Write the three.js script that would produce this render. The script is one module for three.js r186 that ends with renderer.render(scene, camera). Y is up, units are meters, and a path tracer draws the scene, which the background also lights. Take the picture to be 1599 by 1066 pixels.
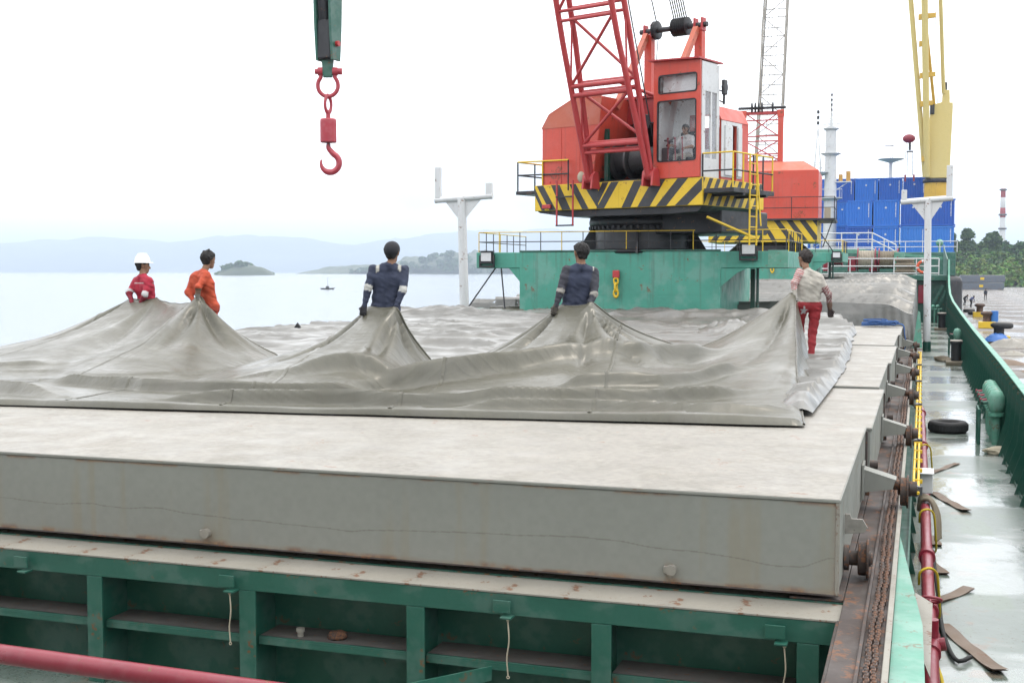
import * as THREE from 'three';
import { mergeGeometries, toCreasedNormals } from 'three/addons/utils/BufferGeometryUtils.js';
import { RoundedBoxGeometry } from 'three/addons/geometries/RoundedBoxGeometry.js';

// ---------------------------------------------------------------- camera, sky, sun, exposure
const scene = new THREE.Scene();
const camera = new THREE.PerspectiveCamera(31.33, 1024 / 682, 0.1, 30000);
camera.rotation.order = 'YXZ';
camera.position.set(0, 3.0, 0);
camera.rotation.y = THREE.MathUtils.degToRad(18.57);
camera.rotation.x = -Math.atan(109 / 1900);
scene.add(camera);

const renderer = new THREE.WebGLRenderer({ antialias: true });
renderer.toneMapping = THREE.LinearToneMapping;
renderer.toneMappingExposure = 1.9;
renderer.shadowMap.enabled = true;

// seeded noise
function mulberry(a) { return () => { a |= 0; a = a + 0x6D2B79F5 | 0; let t = Math.imul(a ^ a >>> 15, 1 | a); t = t + Math.imul(t ^ t >>> 7, 61 | t) ^ t; return ((t ^ t >>> 14) >>> 0) / 4294967296; }; }
const rnd = mulberry(77);
const rr = (a, b, r = rnd) => a + (b - a) * r();
function h3(x, y, z) { let n = Math.imul(x, 374761393) ^ Math.imul(y, 668265263) ^ Math.imul(z, 2147483647 - 1274126177); n = Math.imul(n ^ (n >>> 13), 1274126177); n ^= n >>> 16; return (n >>> 0) / 4294967295; }
const sm = t => t * t * (3 - 2 * t);
const mix = (a, b, t) => a + (b - a) * t;
const clamp = (x, a = 0, b = 1) => Math.max(a, Math.min(b, x));
const sstep = (a, b, x) => sm(clamp((x - a) / (b - a)));
function n3(x, y, z) { const X = Math.floor(x), Y = Math.floor(y), Z = Math.floor(z), u = sm(x - X), v = sm(y - Y), w = sm(z - Z);
  const c = (i, j, k) => h3(X + i, Y + j, Z + k);
  return mix(mix(mix(c(0, 0, 0), c(1, 0, 0), u), mix(c(0, 1, 0), c(1, 1, 0), u), v), mix(mix(c(0, 0, 1), c(1, 0, 1), u), mix(c(0, 1, 1), c(1, 1, 1), u), v), w); }
function f3(x, y, z, o = 4) { let s = 0, a = .5, t = 0; for (let i = 0; i < o; i++) { s += a * n3(x, y, z); t += a; x = x * 2.03 + 7.1; y = y * 2.03 + 3.7; z = z * 2.03 + 1.3; a *= .5; } return s / t; }
// tileable 2-D value noise with whole-number periods
function n2(x, y, px, py, s) { const X = Math.floor(x), Y = Math.floor(y), u = sm(x - X), v = sm(y - Y); const m = (a, p) => ((a % p) + p) % p;
  const c = (i, j) => h3(m(X + i, px), m(Y + j, py), s);
  return mix(mix(c(0, 0), c(1, 0), u), mix(c(0, 1), c(1, 1), u), v); }
function f2(u, v, px, py, s, o = 5) { let r = 0, a = .5, t = 0; for (let i = 0; i < o; i++) { r += a * n2(u * px, v * py, px, py, s + i * 17); t += a; px *= 2; py *= 2; a *= .55; } return r / t; }

// overcast sky: air and cloud only
{
  const W = 1024, H = 512, d = new Float32Array(W * H * 4);
  for (let j = 0; j < H; j++) for (let i = 0; i < W; i++) {
    const el = ((j + .5) / H - .5) * Math.PI, az = ((i + .5) / W - .5) * 2 * Math.PI, c = Math.cos(el);
    const x = c * Math.cos(az), y = Math.sin(el), z = c * Math.sin(az), e = Math.max(0, el * 180 / Math.PI);
    const up = 1 - Math.exp(-e / 4.2);
    const q = 1 / (Math.max(0, y) + .16);
    const cl = f3(x * q * 1.6 + 11, 3.1 + y * 2, z * q * 1.6 + 5, 5), band = f3(x * 6 + 2, y * 26, z * 6 + 9, 5);
    let L = mix(1.02, 1.38, up) + .30 * sstep(8, 75, e);
    const low = Math.exp(-Math.pow((e - 4.5) / 4.5, 2)), gap = sstep(.46, .66, band) * low;
    L *= (1 + .17 * (cl - .5)) * (1 - .64 * gap);
    const b = clamp((1 - up) * .85 + .8 * gap + .03);
    const k = (j * W + i) * 4;
    d[k] = L * mix(1, .84, b); d[k + 1] = L * mix(1.005, .945, b); d[k + 2] = L * mix(1.015, 1.06, b); d[k + 3] = 1;
  }
  const sky = new THREE.DataTexture(d, W, H, THREE.RGBAFormat, THREE.FloatType);
  sky.mapping = THREE.EquirectangularReflectionMapping; sky.magFilter = THREE.LinearFilter; sky.minFilter = THREE.LinearFilter; sky.needsUpdate = true;
  scene.background = sky; scene.environment = sky;
}
const sun = new THREE.DirectionalLight(0xfff3e2, 0.6);
sun.position.set(16, 66, -44); sun.target.position.set(-6, 0, -30);
sun.castShadow = true; sun.shadow.radius = 26; sun.shadow.mapSize.set(2048, 2048);
Object.assign(sun.shadow.camera, { left: -60, right: 60, top: 70, bottom: -70, near: 1, far: 220 });
scene.add(sun, sun.target);
scene.fog = new THREE.FogExp2(0xd8e8fc, 0.00018);

// ---------------------------------------------------------------- helpers
const R = THREE.MathUtils.degToRad, V = (x, y, z) => new THREE.Vector3(x, y, z);
const fin = g => { const n = g.index ? g.toNonIndexed() : g; for (const k of Object.keys(n.attributes)) if (!['position', 'normal', 'uv', 'color'].includes(k)) n.deleteAttribute(k); return n; };
function box(x0, x1, y0, y1, z0, z1, bev = 0) {
  const w = x1 - x0, h = y1 - y0, d = z1 - z0;
  const g = bev ? new RoundedBoxGeometry(w, h, d, 1, Math.min(bev, w * .45, h * .45, d * .45)) : new THREE.BoxGeometry(w, h, d);
  return g.translate((x0 + x1) / 2, (y0 + y1) / 2, (z0 + z1) / 2);
}
const qv = new THREE.Quaternion(), UP = V(0, 1, 0);
function rod(p, q, r, seg = 8, r2 = r) {
  const a = Array.isArray(p) ? V(...p) : p, b = Array.isArray(q) ? V(...q) : q, d = b.clone().sub(a), l = d.length();
  const g = new THREE.CylinderGeometry(r2, r, l, seg, 1);
  g.applyQuaternion(qv.setFromUnitVectors(UP, d.normalize())); return g.translate((a.x + b.x) / 2, (a.y + b.y) / 2, (a.z + b.z) / 2);
}
// a rectangular bar from p to q, w wide (sideways) and t thick
function bar(p, q, w, t, side = V(1, 0, 0)) {
  const a = V(...p), b = V(...q), d = b.clone().sub(a), l = d.length(); d.normalize();
  const s = side.clone().addScaledVector(d, -side.dot(d)).normalize();
  const g = new THREE.BoxGeometry(w, l, t); g.applyMatrix4(new THREE.Matrix4().makeBasis(s, d, new THREE.Vector3().crossVectors(s, d)));
  return g.translate((a.x + b.x) / 2, (a.y + b.y) / 2, (a.z + b.z) / 2);
}
function tube(pts, r, seg = 8, n = 0, closed = false) { const c = new THREE.CatmullRomCurve3(pts.map(p => Array.isArray(p) ? V(...p) : p), closed, 'centripetal'); return new THREE.TubeGeometry(c, n || pts.length * 6, r, seg, closed); }
function poly(pts, depth, bev = 0) { const s = new THREE.Shape(pts.map(p => new THREE.Vector2(p[0], p[1]))); return new THREE.ExtrudeGeometry(s, { depth, bevelEnabled: bev > 0, bevelSize: bev, bevelThickness: bev, bevelSegments: 1, curveSegments: 10 }); }
const lathe = (pts, seg = 20) => new THREE.LatheGeometry(pts.map(p => new THREE.Vector2(p[0], p[1])), seg);
const mv = (g, x, y, z) => g.translate(x, y, z);
const xf = (g, { rx = 0, ry = 0, rz = 0, p = [0, 0, 0] } = {}) => { if (rx) g.rotateX(rx); if (rz) g.rotateZ(rz); if (ry) g.rotateY(ry); return g.translate(...p); };
function boxUV(g) {
  const p = g.attributes.position, n = g.attributes.normal, uv = new Float32Array(p.count * 2);
  for (let i = 0; i < p.count; i += 3) {
    let ax = 0, ay = 0, az = 0; for (let k = 0; k < 3; k++) { ax += Math.abs(n.getX(i + k)); ay += Math.abs(n.getY(i + k)); az += Math.abs(n.getZ(i + k)); }
    for (let k = 0; k < 3; k++) { const x = p.getX(i + k), y = p.getY(i + k), z = p.getZ(i + k), o = (i + k) * 2;
      if (ay >= ax && ay >= az) { uv[o] = x; uv[o + 1] = -z; } else if (ax >= az) { uv[o] = z; uv[o + 1] = y; } else { uv[o] = x; uv[o + 1] = y; } }
  }
  g.setAttribute('uv', new THREE.BufferAttribute(uv, 2)); return g;
}
function geo(gs, keepUV) { const a = (Array.isArray(gs) ? gs : [gs]).map(fin); const g = a.length > 1 ? mergeGeometries(a) : a[0]; return keepUV ? g : boxUV(g); }
const taken = {};
function numbered(n) { const k = taken[n] = (taken[n] ?? -1) + 1; return k ? n + '_' + String(k).padStart(3, '0') : n; }
function part(name, gs, mat, parent, ud, keepUV) {
  const m = new THREE.Mesh(geo(gs, keepUV), mat); m.castShadow = m.receiveShadow = true; m.name = parent ? name : numbered(name);
  (parent || scene).add(m); if (ud) Object.assign(m.userData, typeof ud === 'string' ? { label: ud } : ud); return m;
}
function thing(name, label, category, group, pos = [0, 0, 0], ry = 0) {
  const o = new THREE.Group(); o.name = numbered(name); o.position.set(...pos); o.rotation.y = ry; o.userData = { label, category }; if (group) o.userData.group = group; scene.add(o); return o;
}
const one = (name, gs, mat, label, category, group, keepUV) => part(name, gs, mat, null, group ? { label, category, group } : { label, category }, keepUV);
const struct = (name, gs, mat, keepUV) => part(name, gs, mat, null, { kind: 'structure' }, keepUV);
function dup(src, pos, ry, label) { const c = src.clone(); c.name = numbered(src.name.replace(/_\d{3}$/, '')); c.position.set(...pos); c.rotation.y = ry; c.userData = { ...src.userData, label }; scene.add(c); return c; }

// ---------------------------------------------------------------- materials
const lin2s = c => c <= .0031308 ? c * 12.92 : 1.055 * Math.pow(c, 1 / 2.4) - .055;
function ctex(W, H, fn, metresU, metresV, srgb = true) {
  const d = new Uint8Array(W * H * 4);
  for (let j = 0; j < H; j++) for (let i = 0; i < W; i++) { const c = fn((i + .5) / W, (j + .5) / H), k = (j * W + i) * 4;
    for (let q = 0; q < 3; q++) d[k + q] = clamp(Math.round(255 * (srgb ? lin2s(clamp(c[q])) : clamp(c[q]))), 0, 255); d[k + 3] = 255; }
  const t = new THREE.DataTexture(d, W, H, THREE.RGBAFormat); t.wrapS = t.wrapT = THREE.RepeatWrapping; t.magFilter = THREE.LinearFilter; t.minFilter = THREE.LinearMipmapLinearFilter; t.generateMipmaps = true;
  if (srgb) t.colorSpace = THREE.SRGBColorSpace; if (metresU) t.repeat.set(1 / metresU, 1 / (metresV || metresU)); t.needsUpdate = true; return t;
}
const g3 = v => [v, v, v];
const lerp3 = (a, b, t) => [mix(a[0], b[0], t), mix(a[1], b[1], t), mix(a[2], b[2], t)];
const RUST = [.14, .055, .021], RUST2 = [.062, .03, .017], GRIME = [.07, .066, .055];
// weathered paint: tone patches, grime, rust spots, upright runs
const wearBump = ctex(512, 512, (u, v) => g3(f2(u, v, 9, 9, 905, 6)), 1.9, 1.9, false), wearRough = ctex(512, 512, (u, v) => [1, clamp(.74 + .7 * (f2(u, v, 8, 8, 931, 5) - .5)), 0], 2.3, 2.3, false);
function paint(base, { rust = .12, grime = .3, runs = 0, vary = .18, size = 3, rough = .55, bump = .0012, seed = 1, px = 512, metal = 0, pale = 0 } = {}) {
  const pat = (u, v) => {
    const a = f2(u, v, 4, 4, seed, 6), b = f2(u, v, 11, 11, seed + 50, 5), c = f2(u, v, 60, 60, seed + 90, 3), s = runs ? f2(u, v, 46, 3, seed + 130, 4) : .5;
    return { a, b, c, s, r: sstep(.66 - rust * .5, .78 - rust * .4, b * .65 + c * .35), g: sstep(.46, .78, a * .7 + c * .3) * grime + (runs ? sstep(.55, .8, s) * runs : 0), p: sstep(.5, .72, f2(u, v, 7, 7, seed + 70, 5)) * pale };
  };
  const map = ctex(px, px, (u, v) => { const q = pat(u, v); let c = base.map(x => x * (1 + vary * (q.a - .5) * 2 + .14 * (q.c - .5))); c = lerp3(c, base.map(x => mix(x, .42, .45)), q.p); c = lerp3(c, GRIME, clamp(q.g) * .6); return rust ? lerp3(c, q.c > .5 ? RUST : RUST2, q.r * .85) : c; }, size);
  return new THREE.MeshStandardMaterial({ map, bumpMap: wearBump, bumpScale: bump, roughnessMap: wearRough, roughness: Math.min(1, rough * 1.35), metalness: metal });
}
const flat = (r, g, b, rough = .6, metal = 0) => { const m = new THREE.MeshStandardMaterial({ roughness: rough, metalness: metal }); m.color.setRGB(r, g, b); return m; };
const steelTop = (base, seed, size) => {
  const W = 1024, sc = new Float32Array(W * W), r = mulberry(seed), w = (x, y, v) => { const i = ((y | 0) & (W - 1)) * W + ((x | 0) & (W - 1)); sc[i] = clamp(sc[i] + v, -1, 1); };
  for (let n = 0; n < 1500; n++) { let x = r() * W, y = r() * W, a = r() < .6 ? rr(-.25, .25, r) : rr(0, 6.28, r); const l = rr(6, 90, r) * (r() < .1 ? 3 : 1), v = rr(-.5, .6, r) * (r() < .25 ? 1.4 : .6); for (let i = 0; i < l; i++) { w(x, y, v * (1 - i / l)); if (r() < .3) w(x, y + 1, v * .5); x += Math.cos(a); y += Math.sin(a); a += rr(-.04, .04, r); } }
  for (let n = 0; n < 2600; n++) { const x = r() * W, y = r() * W, q = rr(.5, 1.8, r), v = rr(-.9, .1, r); for (let b = -2; b <= 2; b++) for (let a = -2; a <= 2; a++) if (a * a + b * b < q * q) w(x + a, y + b, v); }
  const map = ctex(W, W, (u, v) => { const a = f2(u, v, 3, 4, seed, 6), b = f2(u, v, 12, 12, seed + 9, 5), c = f2(u, v, 90, 90, seed + 20, 2), e = f2(u, v, 5, 5, seed + 30, 6), ring = Math.exp(-Math.pow((e - .53) / .012, 2)); let k = base.map(x => x * (1 + .12 * (a - .5) + .22 * (b - .5) + .40 * (c - .5))); k = lerp3(k, [.12, .112, .09], sstep(.58, .66, e) * .22 + ring * .12); k = lerp3(k, RUST, sstep(.70, .78, b * .6 + c * .4) * .7); const s = sc[Math.floor(v * W) * W + Math.floor(u * W)]; return s > 0 ? lerp3(k, [.36, .35, .33], s * .6) : lerp3(k, [.085, .07, .05], -s * .7); }, size);
  return new THREE.MeshStandardMaterial({ map, bumpMap: wearBump, bumpScale: .0015, roughnessMap: wearRough, roughness: .78 });
};
const M = {
  coverTop: steelTop([.222, .209, .184], 3, 3.3),
  cover: paint([.198, .202, .18], { rust: .03, grime: .22, runs: .12, vary: .1, size: 2.6, rough: .55, seed: 8 }),
  coamTop: paint([.235, .222, .19], { rust: .10, grime: .45, vary: .25, size: 1.1, rough: .6, seed: 12, px: 1024 }),
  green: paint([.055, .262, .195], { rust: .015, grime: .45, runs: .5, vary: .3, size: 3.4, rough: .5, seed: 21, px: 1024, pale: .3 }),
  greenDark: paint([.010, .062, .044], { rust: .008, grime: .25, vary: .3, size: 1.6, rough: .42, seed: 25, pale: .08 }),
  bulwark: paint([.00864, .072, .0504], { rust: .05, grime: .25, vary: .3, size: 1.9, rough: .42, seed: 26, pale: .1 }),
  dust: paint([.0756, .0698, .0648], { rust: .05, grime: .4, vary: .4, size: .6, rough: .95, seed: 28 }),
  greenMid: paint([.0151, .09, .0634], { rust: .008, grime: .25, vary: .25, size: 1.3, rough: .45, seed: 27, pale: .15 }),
  greenLight: paint([.0828, .252, .184], { rust: .12, grime: .2, vary: .15, size: 1.1, rough: .5, seed: 29, pale: .3 }),
  rusty: paint([.046, .034, .03], { rust: .22, grime: .5, vary: .35, size: 1.1, rough: .75, bump: .002, seed: 33, px: 1024, pale: .10 }),
  rustDark: paint([.04, .028, .024], { rust: .4, grime: .4, vary: .35, size: .7, rough: .7, bump: .002, seed: 37 }),
  crane: paint([.50, .060, .036], { rust: .03, grime: .22, runs: .26, vary: .1, size: 3.1, rough: .42, seed: 41, pale: .06 }),
  craneFade: paint([.432, .108, .0612], { rust: .03, grime: .12, vary: .12, size: 2.6, rough: .5, seed: 43, pale: .12 }),
  hookRed: paint([.33, .028, .045], { rust: .03, grime: .25, vary: .2, size: .5, rough: .45, seed: 46, pale: .12 }),
  craneDeep: paint([.37, .034, .036], { rust: .03, grime: .2, vary: .14, size: 1.4, rough: .4, seed: 45, pale: .1 }),
  red: paint([.19, .009, .024], { rust: .02, grime: .25, vary: .22, size: .8, rough: .38, bump: .0016, seed: 47, pale: .06 }),
  yellow: paint([.60, .40, .018], { rust: .03, grime: .12, vary: .12, size: 1.3, rough: .5, seed: 51 }),
  charcoal: paint([.0252, .0266, .0302], { rust: .04, grime: .2, vary: .25, size: 1.2, rough: .5, seed: 53 }),
  black: paint([.0115, .0122, .0158], { rust: .05, grime: .2, vary: .3, size: 1.5, rough: .5, seed: 55 }),
  white: paint([.53, .54, .545], { rust: .03, grime: .12, runs: .1, vary: .06, size: 2.1, rough: .45, seed: 57 }),
  rope: paint([.302, .266, .209], { rust: 0, grime: .5, vary: .3, size: .35, rough: .95, bump: .006, seed: 61 }),
  ropeDark: paint([.173, .144, .101], { rust: 0, grime: .5, vary: .35, size: .3, rough: .95, bump: .006, seed: 63 }),
  wood: paint([.166, .122, .09], { rust: .05, grime: .5, vary: .3, size: .8, rough: .85, seed: 65 }),
  rubber: flat(.018, .018, .019, .75), steel: flat(.10, .10, .105, .42, .6), wire: flat(.045, .045, .05, .5, .3),
  yellowRope: flat(.46, .34, .015, .8), blueRope: flat(.028, .08, .22, .85), tan: flat(.36, .32, .24, .9),
  glass: new THREE.MeshPhysicalMaterial({ transmission: 1, thickness: 0, roughness: .02, ior: 1.5, color: 0xffffff }),
};

// ================================================================ the setting
const HT = 1.6;                 // top of the hatch covers; the main deck is y = 0, the camera stands 1.4 above the covers
const SEA = -3.0, QUAY = -1.4;
// sheet of points from a height function, with uv in metres
function sheet(x0, x1, z0, z1, nx, nz, h) {
  const p = [], ix = [], uv = [];
  for (let j = 0; j <= nz; j++) for (let i = 0; i <= nx; i++) { const x = mix(x0, x1, i / nx), z = mix(z0, z1, j / nz), y = h(x, z); p.push(x, y, z); uv.push(x, -z); }
  for (let j = 0; j < nz; j++) for (let i = 0; i < nx; i++) { const a = j * (nx + 1) + i, b = a + 1, c = a + nx + 1, d = c + 1; ix.push(a, b, c, b, d, c); }
  const g = new THREE.BufferGeometry(); g.setAttribute('position', new THREE.Float32BufferAttribute(p, 3)); g.setAttribute('uv', new THREE.Float32BufferAttribute(uv, 2)); g.setIndex(ix); g.computeVertexNormals();
  if (g.attributes.normal.getY(0) < 0) { const a = g.index.array; for (let i = 0; i < a.length; i += 3) { const t = a[i]; a[i] = a[i + 1]; a[i + 1] = t; } g.computeVertexNormals(); }
  return g;
}
{ // sea
  const wv = ctex(512, 512, (u, v) => g3(.5 * f2(u, v, 6, 14, 301, 5) + .5 * f2(u, v, 23, 40, 305, 4)), 22, 22, false);
  const m = new THREE.MeshPhysicalMaterial({ roughness: .14, bumpMap: wv, bumpScale: .05, ior: 1.33 }); m.color.setRGB(.13, .145, .15);
  const g = new THREE.CircleGeometry(18000, 96).rotateX(-Math.PI / 2).translate(0, SEA, 0);
  struct('sea', g, m);
}
// quay on the right
{
  const base = [.125, .112, .10];
  const map = ctex(1024, 1024, (u, v) => { const a = f2(u, v, 5, 5, 401, 6), c = f2(u, v, 60, 60, 407, 3), w = f2(u, v, 3, 14, 411, 5); let k = base.map(x => x * (1 + .4 * (a - .5) + .2 * (c - .5))); k = lerp3(k, [.06, .05, .043], sstep(.5, .68, w) * .6); return lerp3(k, [.23, .22, .205], sstep(.55, .7, a) * .45); }, 14);
  const rm = ctex(512, 512, (u, v) => [1, mix(.75, .16, sstep(.44, .6, f2(u, v, 3, 12, 415, 5))), 0], 14, 14, false);
  const m = new THREE.MeshStandardMaterial({ map, roughnessMap: rm, roughness: 1 });
  struct('quay', [box(2.6, 34, SEA - 3, QUAY, -360, -20)], m);
  struct('quay_walkway', [box(34, 160, QUAY - .35, QUAY - .05, -322, -318)], m);
}
// ground, hills
const rockMat = paint([.045, .062, .033], { rust: 0, grime: .3, vary: .3, size: 40, rough: .95, bump: .2, seed: 71 });
const hill = (cx, cz, w, d, h, sd, n = 60, rough = .5) => sheet(cx - w, cx + w, cz - d, cz + d, n, Math.max(10, n >> 1), (x, z) => {
  const u = (x - cx) / w, v = (z - cz) / d, e = Math.max(0, 1 - u * u) * Math.max(0, 1 - v * v);
  return SEA - 2 + h * Math.pow(e, .75) * (1 - rough + rough * 2 * f3(x / w * 3.2 + sd, sd, z / d * 2 + sd * 2, 5));
});
// a direction at a given image bearing: bearing in degrees left of the ship's line, distance in metres
const far = (deg, dist) => [-Math.sin(R(deg)) * dist, -Math.cos(R(deg)) * dist];
{
  const mt = paint([.05, .075, .06], { rust: 0, grime: .1, vary: .3, size: 500, rough: 1, bump: 0, seed: 73 });
  const list = [[44, 9200, 2600, 900, 175, 5], [37, 9800, 2300, 900, 240, 9], [31, 9000, 2000, 800, 225, 13], [24.5, 8600, 1500, 700, 190, 17], [19.5, 8800, 1500, 700, 265, 23], [14, 9300, 1800, 800, 280, 29], [8, 9500, 1900, 700, 200, 31], [52, 9000, 2600, 900, 170, 37]];
  const gs = list.map(q => [q[0], ...q.slice(1, 5).map(v => v * 1.4), q[5]]).map(([a, d, w, dd, h, sd]) => { const g = hill(0, 0, w, dd, h, sd, 70); const [x, z] = far(a, d); return g.rotateY(R(a)).translate(x, 0, z); });
  struct('mountains', gs, mt);
  const co = [[24.2, 3300, 260, 120, 26, 41], [21.2, 3300, 210, 110, 62, 43], [18.6, 3400, 260, 100, 36, 47], [15, 3500, 320, 100, 40, 49]].map(([a, d, w, dd, h, sd]) => { const g = hill(0, 0, w, dd, h, sd, 90, .62); const [x, z] = far(a, d); return g.rotateY(R(a)).translate(x, 0, z); });
  struct('coast', co, rockMat);
}
// leaf clumps shared by all woods
const leafGeo = (() => { const r = mulberry(5), gs = []; for (let i = 0; i < 7; i++) { const g = new THREE.PlaneGeometry(rr(.5, .9, r), rr(.35, .6, r), 1, 1); const p = g.attributes.position; p.setZ(0, .12); p.setZ(3, .1); g.rotateX(rr(-1.2, 1.2, r)); g.rotateY(rr(0, 6.28, r)); g.translate(rr(-.5, .5, r), rr(-.35, .35, r), rr(-.5, .5, r)); gs.push(fin(g)); } const g = mergeGeometries(gs); g.computeVertexNormals(); return g; })();
const leafMat = new THREE.MeshStandardMaterial({ roughness: .9, side: THREE.DoubleSide }); leafMat.color.setRGB(1, 1, 1);
function crowns(name, list, leaf, dens, seed, cols, ud, parent) { // list of [x,y,z,rx,ry,tone]
  const r = mulberry(seed), ms = [], cs = [], q = new THREE.Quaternion(), e = new THREE.Euler(), col = new THREE.Color();
  for (const [x, y, z, rx, ry, tone] of list) {
    const n = Math.round(dens * rx * rx), ph = [rr(0, 6, r), rr(0, 6, r), rr(0, 6, r)];
    for (let i = 0; i < n; i++) {
      const a = rr(0, 6.2832, r), cu = rr(-.55, 1, r), su = Math.sqrt(1 - cu * cu);
      const lump = .72 + .30 * Math.sin(a * 3 + ph[0]) * Math.sin(cu * 4 + ph[1]) + .14 * Math.sin(a * 7 + ph[2] + cu * 9);
      const k = lump * Math.pow(r(), .22);
      const s = leaf * rr(.6, 1.35, r);
      ms.push(new THREE.Matrix4().compose(V(x + Math.cos(a) * su * rx * k, y + cu * ry * k, z + Math.sin(a) * su * rx * k), q.setFromEuler(e.set(rr(-.6, .6, r), rr(0, 6.28, r), rr(-.6, .6, r))), V(s, s, s)));
      const c = lerp3(cols[0], cols[1], clamp(tone + rr(-.28, .28, r))); cs.push(c.map(v => v * rr(.75, 1.25, r)));
    }
  }
  const im = new THREE.InstancedMesh(leafGeo, leafMat, ms.length); ms.forEach((m, i) => { im.setMatrixAt(i, m); im.setColorAt(i, col.setRGB(...cs[i])); });
  im.castShadow = im.receiveShadow = true; im.name = parent ? name : numbered(name); Object.assign(im.userData, ud || {}); (parent || scene).add(im); return im;
}
const GREENS = [[.036, .085, .042], [.14, .23, .05]];
{ // wooded shore on the right, a low hill with a bank of mangrove in front
  const g = sheet(-60, 420, -760, -505, 80, 40, (x, z) => { const t = clamp((-505 - z) / 150); return SEA - 1 + 17.5 * sstep(0, 1, t) * (.75 + .5 * f3(x / 60, 2, z / 60, 3)); });
  struct('hill', g, rockMat);
  const r = mulberry(91), list = [];
  for (let i = 0; i < 560; i++) { const t = Math.pow(r(), .85), z = -512 - t * 125, x = rr(-20, 190, r); const y = SEA - 1 + 17 * sstep(0, 1, clamp((-505 - z) / 150)); const s = rr(2.3, 4.4, r) * (t < .15 ? .75 : 1); list.push([x, y + s * .62, z, s * 1.05, s * .95, clamp(.95 - t * .85 + rr(-.3, .3, r))]); }
  crowns('forest', list, 1.35, 13, 92, GREENS, { kind: 'stuff', label: 'dense green wood and mangrove on the shore behind the quay', category: 'forest' });
}
function crownMesh(list, leaf, dens, seed, cols, parent) { // one crown as real leaf-clump geometry
  const r = mulberry(seed), gs = [], e = new THREE.Euler(), q = new THREE.Quaternion();
  for (const [x, y, z, rx, ry, tone] of list) for (let i = 0, n = Math.round(dens * rx * rx); i < n; i++) {
    const a = rr(0, 6.2832, r), cu = rr(-.8, 1, r), su = Math.sqrt(1 - cu * cu), k = Math.pow(r(), .28), s = leaf * rr(.6, 1.3, r);
    const g = leafGeo.clone().applyMatrix4(new THREE.Matrix4().compose(V(x + Math.cos(a) * su * rx * k, y + cu * ry * k, z + Math.sin(a) * su * rx * k), q.setFromEuler(e.set(rr(-.6, .6, r), rr(0, 6.28, r), rr(-.6, .6, r))), V(s, s, s)));
    const c = lerp3(cols[0], cols[1], clamp(tone + rr(-.28, .28, r))), w = rr(.75, 1.25, r), col = new Float32Array(g.attributes.position.count * 3); for (let v = 0; v < col.length; v++) col[v] = c[v % 3] * w; g.setAttribute('color', new THREE.BufferAttribute(col, 3)); gs.push(g);
  }
  return part('crown', [mergeGeometries(gs)], crownMat, parent, undefined, true);
}
const crownMat = new THREE.MeshStandardMaterial({ roughness: .9, side: THREE.DoubleSide, vertexColors: true });
function tree(x, z, y0, h, rx, label, seed) {
  const t = thing('tree', label, 'tree', 'tall trees above the shore wood', [x, y0, z]), r = mulberry(seed);
  part('trunk', [rod([0, -1, 0], [.3, h * .62, 0], .34, 7, .2), rod([.2, h * .4, 0], [-rx * .5, h * .75, .4], .16, 6, .07), rod([.25, h * .45, 0], [rx * .55, h * .8, -.4], .16, 6, .07)], M.wood, t);
  const l = []; for (let i = 0; i < 36; i++) { const v = rr(.0, .93, r), k = Math.sqrt(Math.max(.12, 1 - Math.pow((v - .3) / .75, 2))); l.push([rr(-rx, rx, r) * .7 * k, h * v, rr(-rx, rx, r) * .6 * k, rx * rr(.4, .62, r) * (.6 + .4 * k), rx * rr(.32, .5, r), rr(.0, .4, r)]); }
  crownMesh(l, .95, 22, seed + 1, GREENS, t);
}
tree(9.8, -560, 5, 20, 4.0, 'tallest dark tree of the wood, beside the yellow crane pedestal', 201);
tree(20, -600, 12, 10.5, 3.0, 'narrow tree rising from the wood left of the striped chimney', 203);
tree(31, -605, 11, 9.5, 3.6, 'rounded tree on the wood skyline just left of the chimney foot', 205);
tree(52, -605, 12, 12, 4.4, 'broad tree on the wood skyline right of the striped chimney', 207);
{ // power-station chimney
  const [bx, bz] = [52.5, -905], t = thing('chimney', 'tall red and white banded chimney above the wooded shore', 'chimney', null, [bx, 0, bz]);
  const rAt = y => mix(2.4, 1.55, y / 62), ys = [[-2, 40.2, 0], [40.2, 46.8, 1], [46.8, 53.9, 0], [53.9, 60, 1]];
  const rd = paint([.28, .04, .05], { rust: 0, grime: .1, size: 12, seed: 77 });
  for (const [a, b, c] of ys) part(c ? 'red_band' : 'white_band', lathe([[0, a], [rAt(a), a], [rAt(b), b], [0, b]], 18), c ? rd : M.white, t);
  for (const y of [32, 41.5, 58.6]) part('walkway', lathe([[rAt(y), y], [rAt(y) + .9, y + .1], [rAt(y) + .9, y + 1.1], [rAt(y), y + 1.1]], 18), M.steel, t);
}
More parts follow.
